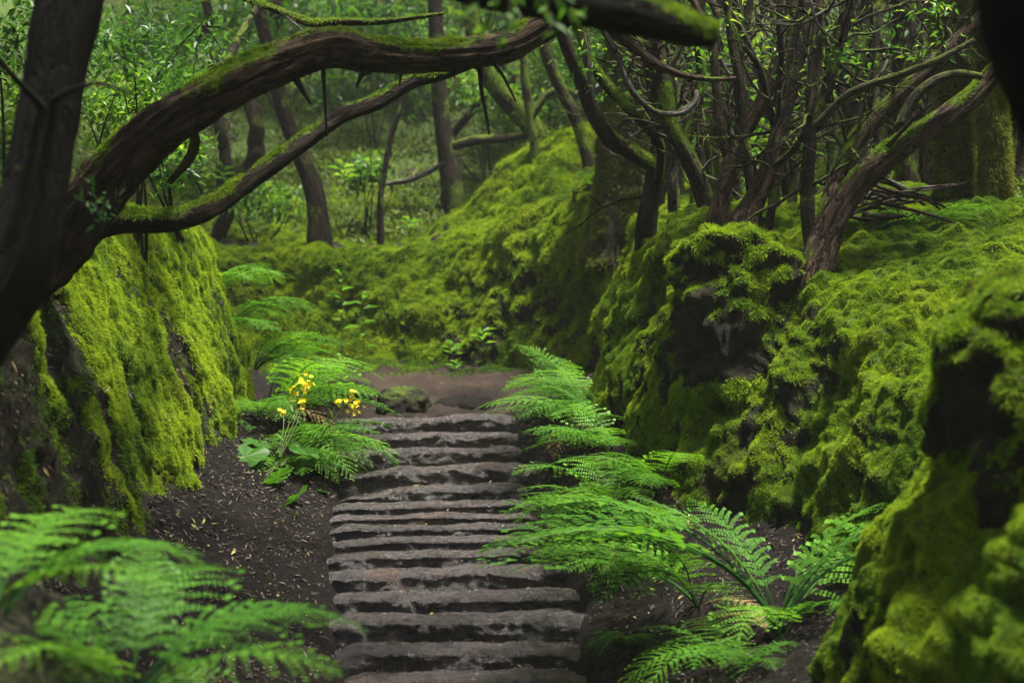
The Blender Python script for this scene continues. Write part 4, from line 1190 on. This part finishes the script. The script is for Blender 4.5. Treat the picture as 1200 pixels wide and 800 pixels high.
# =================================================================== FERNS
def frond_mesh(name, L=1.0, th0=75, th1=-15, pairs=16, stipe=.24, wmax=.28, npin=11, sag=.25, seed=0, bendx=0.0, power=.8):
    r = np.random.default_rng(seed)
    n = 60
    s = np.linspace(0, 1, n)
    th = np.radians(th0 + (th1 - th0) * s ** power)
    dx, dz = np.cos(th), np.sin(th)
    x = np.concatenate([[0], np.cumsum((dx[1:] + dx[:-1]) / 2)]) / (n - 1)
    z = np.concatenate([[0], np.cumsum((dz[1:] + dz[:-1]) / 2)]) / (n - 1)
    y = bendx * s ** 2
    C = np.stack([x, y, z], 1)
    Vs, Fs, Ts, o = [], [], [], 0
    # rachis
    rad = .006 * (1 - .8 * s) + .001
    Tn = unit(np.gradient(C, axis=0)); B = np.tile([0, 1.0, 0], (n, 1)); Nn = unit(np.cross(Tn, B))
    ang = np.linspace(0, 2 * np.pi, 5, endpoint=False)
    ring = C[:, None] + rad[:, None, None] * (B[:, None] * np.cos(ang)[None, :, None] + Nn[:, None] * np.sin(ang)[None, :, None])
    Vs.append(ring.reshape(-1, 3)); F1 = grid_faces(n, 5, True); o += n * 5
    stem_t = np.repeat(np.where(s < stipe * .9, .05, .35), 5)
    P_, D_, L_, U_, T_ = [], [], [], [], []
    ps = stipe + (1 - stipe) * (np.linspace(0, 1, pairs) ** .95)
    for q, sp in enumerate(ps):
        c = np.array([np.interp(sp, s, C[:, k]) for k in range(3)])
        t = unit(np.array([np.interp(sp, s, Tn[:, k]) for k in range(3)]))
        f = (sp - stipe) / (1 - stipe)
        ln = wmax * (np.sin(np.pi * np.clip(.22 + .78 * f, 0, 1)) ** .85) * (1 - .12 * f) + .006
        nr = np.cross(np.array([0, 1.0, 0]), t); nr = -nr if nr[2] < 0 else nr
        for sd in (-1, 1):
            a = np.radians(70 - 28 * f + r.normal() * 4)
            d0 = unit(t * np.cos(a) + np.array([0, sd, 0]) * np.sin(a) + nr * (.10 + r.normal() * .06))
            m = max(4, int(npin * ln / wmax) + 2)
            g = (np.arange(m) + .5) / m
            # pinna axis sags toward its tip
            ax = c + d0 * (g * ln)[:, None] - np.array([0, 0, 1]) * (sag * ln * g ** 2)[:, None]
            pl = (.30 * wmax * (1 - .25 * f) * (.35 + .65 * ln / wmax)) * .29 * (1 - g) ** .6 + .004
            for s2 in (-1, 1):
                b2 = np.radians(58)
                cr = unit(np.cross(nr, d0)) * s2
                dd = d0 * np.cos(b2) + cr * np.sin(b2) - np.array([0, 0, .12])
                P_.append(ax); D_.append(np.tile(dd, (m, 1)) + r.normal(size=(m, 3)) * .06); L_.append(pl * (.85 + .3 * r.random(m))); U_.append(np.tile(nr, (m, 1)))
                T_.append(np.clip(.5 + .12 * f + r.normal(size=m) * .09, 0, 1))
            P_.append(ax[-1:] - d0 * ln * .05); D_.append(d0[None]); L_.append(np.array([ln * .14 + .003])); U_.append(nr[None]); T_.append(np.array([.6]))
    P_, D_, L_, U_, T_ = map(np.concatenate, (P_, D_, L_, U_, T_))
    global rng
    V, F = kites(P_, D_, L_, L_ * .95, up=U_, fold=.06, midf=.38)
    V2 = np.vstack([Vs[0], V]) * L
    return mesh_data(name, V2, [F1, F + o], {'tone': np.concatenate([stem_t, np.repeat(T_, 4)])}, False, [M['fern']])


M['dryfern'] = mat_leafy('dry_fern', [(0, (.06, .035, .018)), (.5, (.20, .135, .06)), (1, (.34, .26, .12))], .7, .15, .3, 1.3)
FR = {
    'arch': frond_mesh('frond', th0=80, th1=-22, seed=1, wmax=.27, pairs=17),
    'flat': frond_mesh('frond', th0=62, th1=-28, seed=2, wmax=.25, bendx=.08),
    'low': frond_mesh('frond', th0=38, th1=-30, seed=3, wmax=.24, stipe=.18, bendx=-.06),
    'tall': frond_mesh('frond', th0=86, th1=12, seed=4, wmax=.23, stipe=.30, pairs=17),
    'table': frond_mesh('frond', th0=86, th1=-12, seed=5, wmax=.33, stipe=.44, pairs=15, npin=12, power=.55),
    'droop': frond_mesh('frond', th0=48, th1=-62, seed=6, wmax=.22, stipe=.14, bendx=.05),
}


for k_, kw_ in (('arch', dict(th0=74, th1=-35, wmax=.25, pairs=18, bendx=.10)), ('flat', dict(th0=55, th1=-20, wmax=.26, pairs=15, bendx=-.10)), ('low', dict(th0=46, th1=-18, wmax=.27, stipe=.2, pairs=14, bendx=.09)), ('table', dict(th0=84, th1=-24, wmax=.30, stipe=.42, pairs=15, npin=12, power=.62, bendx=.06))):
    FR[k_ + '_b'] = frond_mesh('frond', seed=len(k_) + 20, **kw_)
FR['dry'] = FR['droop'].copy()
FR['dry'].materials[0] = M['dryfern']


def fern(label, p, L, fr, group='ferns beside the trail'):
    """fr: list of (variant, azimuth deg, length factor, roll deg)"""
    p = np.asarray(p, float)
    e = empty('fern', p, label, 'fern', group)
    if p[1] > 8.6:
        L *= 1.10 if p[0] > 0 else 1.25
        fr = fr + [(v, az + random.uniform(-25, 25), k * random.uniform(.6, .95), roll + random.uniform(-15, 15)) for v, az, k, roll in fr[::2]]
    for v, az, k, roll in fr:
        o = obj('frond', FR[v + '_b' if v + '_b' in FR and random.random() < .5 else v], e)
        if v == 'dry': o['label'] = 'withered brown frond'
        o.rotation_euler = (radians(roll), 0, radians(az))
        s = L * k
        o.scale = (s, s * random.uniform(.9, 1.1), s)
        o.location = (random.uniform(-.02, .02), random.uniform(-.02, .02), -.02)
    return e


def spray(n, az0, az1, kinds, k0=.75, k1=1.1):
    out = []
    for i in range(n):
        f = (i + .5) / n
        out.append((random.choice(kinds), az0 + (az1 - az0) * f + random.uniform(-10, 10), random.uniform(k0, k1), random.uniform(-14, 14)))
    return out


def surf(px, py, D):
    """planting point: on the ground under that pixel"""
    return drop(px, py, D)


fern('large tall-stalked fern spreading flat fronds at the lower right', surf(912, 735, 7.45), 2.0,
     [('table', 172, .92, -6), ('table', 200, .84, 8), ('table', 150, .92, 4), ('table', 0, .80, -8), ('table', 28, .88, 5), ('tall', -14, .50, 8), ('table', 165, .78, 12), ('tall', 125, .52, 0),
      ('arch', 40, .66, 10), ('tall', 12, .55, -10), ('tall', 172, .56, 6), ('flat', 240, .46, 0), ('arch', -60, .42, 0), ('dry', 120, .40, 0)])
fern('dark bushy fern low beneath the large flat-fronded fern', surf(850, 765, 7.3), .72, spray(9, 60, 320, ['low', 'flat', 'droop']))
fern('bright fern with fronds pointing at the camera left of the large flat-fronded fern', surf(820, 680, 8.1), 1.2,
     [('flat', 170, .95, 0), ('flat', 195, 1.0, 10), ('flat', 225, .9, -8), ('arch', 150, .9, 0), ('arch', 250, .8, 5), ('arch', 205, .75, 0), ('flat', 280, .7, 0), ('dry', 320, .55, 0)])
fern('tiny fern flat on the soil right of the lower steps', surf(735, 700, 8.2), .30, spray(6, 120, 300, ['low', 'droop']))
fern('small dark fern at the foot of the large fern in the corner', surf(885, 790, 7.0), .40, spray(7, 0, 300, ['low', 'flat']))
fern('fern overhanging the middle steps below the right bank', surf(712, 588, 9.7), .78, spray(10, 110, 290, ['flat', 'low', 'arch']))
fern('dense fern against the foot of the right bank above the pale dead frond', surf(772, 582, 9.5), .72, spray(10, 60, 280, ['flat', 'arch', 'low']))
fern('fern with a long bright frond reaching over the upper steps', surf(702, 520, 11.0), .92, [('flat', 178, 1.05, 0), ('arch', 160, .95, 0), ('low', 200, 1.0, 6), ('flat', 215, .9, -8), ('arch', 120, .8, 0), ('flat', 235, .8, 0), ('low', 260, .8, 0), ('arch', 190, .8, 10), ('dry', 230, .7, 0)])
fern('fern in the corner where the right bank meets the landing', surf(680, 492, 11.9), .85, spray(9, 90, 270, ['flat', 'arch', 'tall']))
fern('pale upper fern at the top of the right-hand clump', surf(672, 470, 12.7), .70, spray(7, 80, 260, ['flat', 'tall']))
fern('low fern edging the tenth step under the right-hand clump', surf(672, 606, 9.9), .50, spray(8, 120, 300, ['low', 'droop', 'flat']))
fern('drooping fern between the steps and the bright lower fern', surf(735, 615, 9.0), .55, spray(8, 100, 290, ['low', 'droop', 'dry', 'low']))
fern('leafy fern filling the foot of the right bank behind the overhanging one', surf(715, 552, 10.4), .72, spray(9, 90, 280, ['flat', 'low', 'arch']))
fern('fern squeezed between the bank foot and the bright fern with camera-facing fronds', surf(790, 612, 9.0), .62, spray(9, 70, 290, ['flat', 'arch', 'low']))
# left clump
fern('highest fern clinging to the corner of the left bank', at(250, 345, 12.3), .62, spray(6, -60, 60, ['flat', 'arch', 'low']))
fern('fern on the left bank corner just below the highest one', at(268, 385, 12.3), .68, spray(7, -70, 60, ['flat', 'arch', 'low']))
fern('long-fronded fern behind the yellow flowers', at(300, 430, 12.5), .85, spray(8, -60, 70, ['flat', 'arch', 'low']))
fern('fern spreading over the top steps left of the landing', surf(330, 480, 12.0), .90, spray(10, -80, 80, ['flat', 'arch', 'low']))
fern('fern drooping to the soil right of the broad round leaves', surf(345, 520, 11.3), .78, spray(10, -100, 60, ['droop', 'low', 'flat']))
fern('wispy fern leaning out above the left clump', surf(315, 470, 12.9), .95, spray(6, -20, 60, ['tall', 'arch']))
fern('fern hiding the left ends of the upper steps under the flower spike', surf(362, 545, 11.1), .55, spray(8, -100, 60, ['droop', 'low', 'flat']))
fern('small fern at the edge of the soil just above the round leaves', surf(335, 560, 10.9), .45, spray(7, -120, 40, ['low', 'droop']))
fern('low fern tucked against the foot of the left bank', surf(305, 505, 11.6), .60, spray(8, -110, 40, ['flat', 'low', 'dry', 'low']))
# blurred foreground, left
fern('blurred foreground fern arching at the bottom left corner', drop(150, 850, 4.4), .98, [('arch', 165, .95, 0), ('flat', 128, 1.0, 0), ('arch', 80, .95, 0), ('arch', 205, .9, 10), ('arch', 20, .95, 0), ('tall', 108, .72, 12), ('flat', -10, .8, 0), ('flat', 50, .9, 0), ('arch', 240, .7, 0)])
fern('blurred foreground fern with fronds toward the lowest step', drop(290, 850, 4.5), .98, [('arch', 150, .95, 0), ('tall', 120, .72, -10), ('arch', 12, .80, 0), ('arch', 185, .95, 0), ('flat', 45, .75, 0), ('flat', 215, .9, 20), ('arch', -25, .62, 0), ('arch', 90, .8, 0)])
fern('blurred foreground fern leaving the frame at the left edge', drop(0, 800, 4.3), .80, [('flat', 30, .9, 0), ('arch', 70, .9, 0), ('flat', 110, .9, 0), ('arch', 0, .9, 0), ('flat', -20, .8, 0)])
fern('shaded fern on the plateau below the thick shaggy trunk', surf(1085, 330, 9.9), .55, spray(7, -30, 220, ['flat', 'low']))


# =================================================================== BROAD LEAVES, FLOWERS, SEEDLINGS
def round_leaf(r=1.0, lobes=9, seed=0):
    rr = np.random.default_rng(seed)
    na, nr = 54, 7
    a = np.linspace(0, 2 * np.pi, na, endpoint=False)
    edge = (1 + .07 * np.cos(a * lobes + rr.random() * 6) + .05 * np.cos(a * 4 + 1)) * (1 - .55 * np.exp(-((np.mod(a + np.pi, 2 * np.pi) - np.pi) / .28) ** 2))
    V = [np.zeros(3)]
    for k in range(1, nr + 1):
        f = k / nr
        rad = edge * f * r if k > 2 else (.5 * edge + .5 * edge.min()) * f * r
        z = .16 * f * f * r * (1 + .5 * np.cos(a * lobes * .5)) - .10 * f ** 3 * r + .03 * r * np.cos(a * 7) * f
        V += list(np.stack([-rad * np.cos(a) * 1.0, rad * np.sin(a), z], 1))
    V = np.array(V)
    j = np.arange(na)
    tri = np.stack([np.zeros(na, int), 1 + j, 1 + (j + 1) % na], 1)
    q = [np.stack([1 + (k - 1) * na + j, 1 + k * na + j, 1 + k * na + (j + 1) % na, 1 + (k - 1) * na + (j + 1) % na], 1) for k in range(1, nr)]
    tone = .45 + .12 * np.cos(np.concatenate([[0], np.tile(a * lobes, nr)]))
    return mesh_data('leaf', V, [np.vstack(q), tri], {'tone': tone}, True, [M['leaf']])


RL = [round_leaf(1, 9, 1), round_leaf(1, 8, 2), round_leaf(1, 11, 3)]


def stalk_mesh(pts, r0, r1, mat='stalk'):
    V, F, A, Nn = tube(pts, np.linspace(r0, r1, len(pts)), step=.03, nseg=6, rough=.05, mossy=0, mossup=0)
    return V, F, {'tone': np.full(len(V), .5)}


def broadleaf(label, base_px, leaves, D):
    b = drop(*base_px, D)
    e = empty('broadleaf_plant', b, label, 'plant')
    for i, (px, py, d, r, tx, ty, tz) in enumerate(leaves):
        c = at(px, py, d)
        o = obj('leaf', RL[i % 3], e)
        o.location = c - b
        o.scale = (r, r, r)
        o.rotation_euler = (radians(tx), radians(ty), radians(tz))
        V, F, A = stalk_mesh([b - (0, 0, .02), (b + c) / 2 + (0, .02, -.02), c], .006, .004)
        obj('stalk', mesh_data('stalk', V - b, F, A, True, [M['stalk_brown']]), e)


broadleaf('plant with big round glossy leaves below the left ferns', (308, 592), [
    (288, 535, 10.5, .165, 22, -8, 20), (262, 545, 10.4, .12, 35, 20, 120), (325, 560, 10.3, .12, 38, 12, 220), (345, 585, 10.2, .13, 45, 10, 250), (352, 527, 10.7, .15, 20, 14, 40), (300, 520, 10.8, .12, 15, -5, 80), (318, 600, 10.1, .08, 30, 0, 10), (280, 500, 11.1, .12, 15, 10, 0), (338, 610, 10.0, .09, 40, 10, 270)], 10.4)


def flowers(label, base, stems, D):
    b = drop(*base, D)
    e = empty('flowering_plant', b, label, 'plant', 'yellow-flowered plants')
    for (px, py, d, r, n) in stems:
        c = at(px, py, d)
        V, F, A = stalk_mesh([b, (b * .4 + c * .6) + (.03, 0, .02), c], .005, .003)
        obj('stem', mesh_data('stem', V - b, F, A, True, [M['stalk']]), e)
        # cluster of little five-petalled heads
        hc = c + rng.normal(size=(n, 3)) * (r * .55, r * .4, r * .75)
        k = 6
        H = np.repeat(hc, k, 0)
        a = np.tile(np.arange(k) / k * 2 * np.pi, n) + np.repeat(rng.random(n) * 6, k)
        tl_ = np.repeat(unit(rng.normal(size=(n, 3)) * .6 + (0, -.6, .8)), k, 0)
        u_ = unit(np.cross(tl_, np.array([.3, .2, .9])))
        v_ = np.cross(tl_, u_)
        dd = u_ * np.cos(a)[:, None] + v_ * np.sin(a)[:, None] + tl_ * .35
        V, F = kites(H, dd, .024, .014, up=tl_)
        V2, F2 = kites(np.tile(c - (0, 0, r), (n, 1)), hc - c + (0, 0, r), np.linalg.norm(hc - c + (0, 0, r), axis=1), .004)   # the little stalks that carry the heads
        F = np.vstack([F, F2 + len(V)]); V = np.vstack([V, V2])
        obj('flower_cluster', mesh_data('flower_cluster', V - b, [F], {'tone': rng.random(len(V))}, False, [M['petal']]), e)
    n = 22
    f = rng.random(n)
    c = at(*stems[0][:3])
    P = b + (c - b) * f[:, None] * .7
    V, F = kites(P, rng.normal(size=(n, 3)) + (0, 0, .3), .10 * (.6 + .6 * rng.random(n)), .03, up=np.tile([0, 0, 1.0], (n, 1)))
    obj('leaves', mesh_data('leaves', V - b, [F], {'tone': .45 + .2 * rng.random(len(V))}, False, [M['leaf']]), e)


flowers('yellow-flowered plant among the left ferns', (318, 592), [(358, 450, 10.9, .055, 22), (344, 464, 10.9, .04, 10), (355, 473, 10.8, .035, 8), (332, 482, 10.8, .03, 6)], 10.5)
flowers('yellow flower spike leaning over the edge of the top steps', (345, 560), [(412, 462, 11.0, .035, 12), (416, 478, 11.0, .035, 14), (396, 470, 11.0, .03, 5)], 10.9)


def seedling(label, px, py, D, h, size, n, tone):
    c = at(px, py, D)
    b = c - np.array([0, 0, h])
    ps = stalk_mesh([np.zeros(3), np.array([.01, 0, h * .5]), np.array([0, 0, h])], .005, .003)
    az = np.arange(n) * 2.4
    f = np.linspace(.35, 1, n)
    P = np.stack([0 * f, 0 * f, h * f], 1)
    d = np.stack([np.cos(az), np.sin(az), .45 + 0 * az], 1)
    V, F = kites(P, d, size * (.8 + .4 * rng.random(n)), size * .32, up=np.tile([0, 0, 1.0], (n, 1)), droop=.25)
    e = empty('seedling', b, label, 'seedling', 'leafy seedlings on and below the far bank')
    obj('leaves', mesh_data('leaves', V, [F], {'tone': np.clip(tone + .15 * rng.normal(size=len(V)), 0, 1)}, False, [M['leaf']]), e)
    obj('stem', mesh_data('stem', ps[0], ps[1], ps[2], True, [M['stalk']]), e)


SEED = [
    ('small leafy plant at the left end of the trodden steps', 398, 538, 11.2, .12, .15, 14, .5),
    ('tiny leafy plant on the soil below the flower spike', 372, 575, 10.7, .08, .12, 12, .45),
    ('tallest leafy seedling rising above the left ferns', 425, 345, 13.0, .75, .17, 12, .55),
    ('pale drooping seedling above the left ferns', 400, 322, 13.6, .8, .20, 8, .75),
    ('seedling halfway up the shaded far bank', 565, 388, 16.0, .22, .20, 9, .75),
    ('seedling low on the far bank near the landing', 530, 402, 15.9, .20, .18, 8, .75),
    ('small seedling at the foot of the far bank', 535, 425, 15.7, .15, .16, 8, .7),
    ('pale-leaved seedling growing over the mossy crest by the misty trunk', 700, 205, 15.6, .2, .20, 7, .65),
    ('seedling on the slope just right of the curved trunk', 402, 192, 19.5, .3, .26, 8, .85),
    ('seedling at the rim of the far bank below the curved trunk', 480, 258, 17.4, .2, .22, 8, .75),
    ('seedling on the slope at the left near the lower limb', 262, 195, 18.6, .3, .24, 8, .7),
]
for a in SEED:
    seedling(*a)

hz = NT('mist')
vol = hz.n('ShaderNodeVolumePrincipled', {'Color': (.93, .97, .88, 1), 'Density': .0008, 'Anisotropy': .3})
hz.t.links.new(vol.outputs[0], hz.out.inputs['Volume'])
lo, hi = np.array([-60, -20, -2.3]), np.array([60, 75, 32.0])
bx = np.array([[(lo, hi)[i & 1][0], (lo, hi)[i >> 1 & 1][1], (lo, hi)[i >> 2 & 1][2]] for i in range(8)])
tag(obj('haze', mesh_data('haze', bx, [np.array([[0, 2, 3, 1], [4, 5, 7, 6], [0, 1, 5, 4], [2, 6, 7, 3], [0, 4, 6, 2], [1, 3, 7, 5]])], {}, False, [hz.m])), 'thin damp mist hanging in the wooded hollow', 'mist', None, 'stuff')

# =================================================================== LIGHT, SKY, CAMERA
SUN = np.array([.22, -.10, .97]); SUN /= np.linalg.norm(SUN)
w = bpy.data.worlds.new('World')
SC.world = w
w.use_nodes = True
nt = w.node_tree
nt.nodes.clear()
sky = nt.nodes.new('ShaderNodeTexSky')
sky.sky_type = 'NISHITA'
sky.sun_disc = False
sky.sun_elevation = math.asin(SUN[2])
sky.sun_rotation = math.atan2(SUN[0], SUN[1])
sky.air_density = 1.0
sky.dust_density = 2.5
sky.ozone_density = .6
bg = nt.nodes.new('ShaderNodeBackground')
bg.inputs[1].default_value = .05
ow = nt.nodes.new('ShaderNodeOutputWorld')
hs = nt.nodes.new('ShaderNodeHueSaturation')      # a thin even overcast takes the blue out of the sky
hs.inputs['Saturation'].default_value = .45
nt.links.new(sky.outputs[0], hs.inputs['Color'])
nt.links.new(hs.outputs[0], bg.inputs[0])
nt.links.new(bg.outputs[0], ow.inputs[0])
sun = bpy.data.lights.new('sun', 'SUN')
sun.energy = 4.6
sun.angle = radians(8)
sun.color = (1.0, .95, .84)
so = bpy.data.objects.new('sun', sun)
COL.objects.link(so)
so.rotation_euler = Vector(SUN).to_track_quat('Z', 'Y').to_euler()
so.location = (10, 5, 15)

cam = bpy.data.cameras.new('camera')
cam.lens = 50.0
cam.sensor_width = 36.0
cam.clip_start = .05
cam.clip_end = 1000
cam.dof.use_dof = True
cam.dof.focus_distance = 10.0
cam.dof.aperture_fstop = 1.6
co = bpy.data.objects.new('camera', cam)
COL.objects.link(co)
co.location = (0, 0, CZ)
co.rotation_euler = (radians(90), 0, 0)
SC.camera = co

SC.view_settings.view_transform = 'Standard'
SC.view_settings.look = 'None'
SC.view_settings.exposure = 1.85
SC.view_settings.gamma = 1
SC.render.engine = 'CYCLES'
SC.cycles.max_bounces = 6
SC.cycles.diffuse_bounces = 3
SC.cycles.glossy_bounces = 2
SC.cycles.transmission_bounces = 3
SC.cycles.use_denoising = True
SC.cycles.volume_bounces = 0
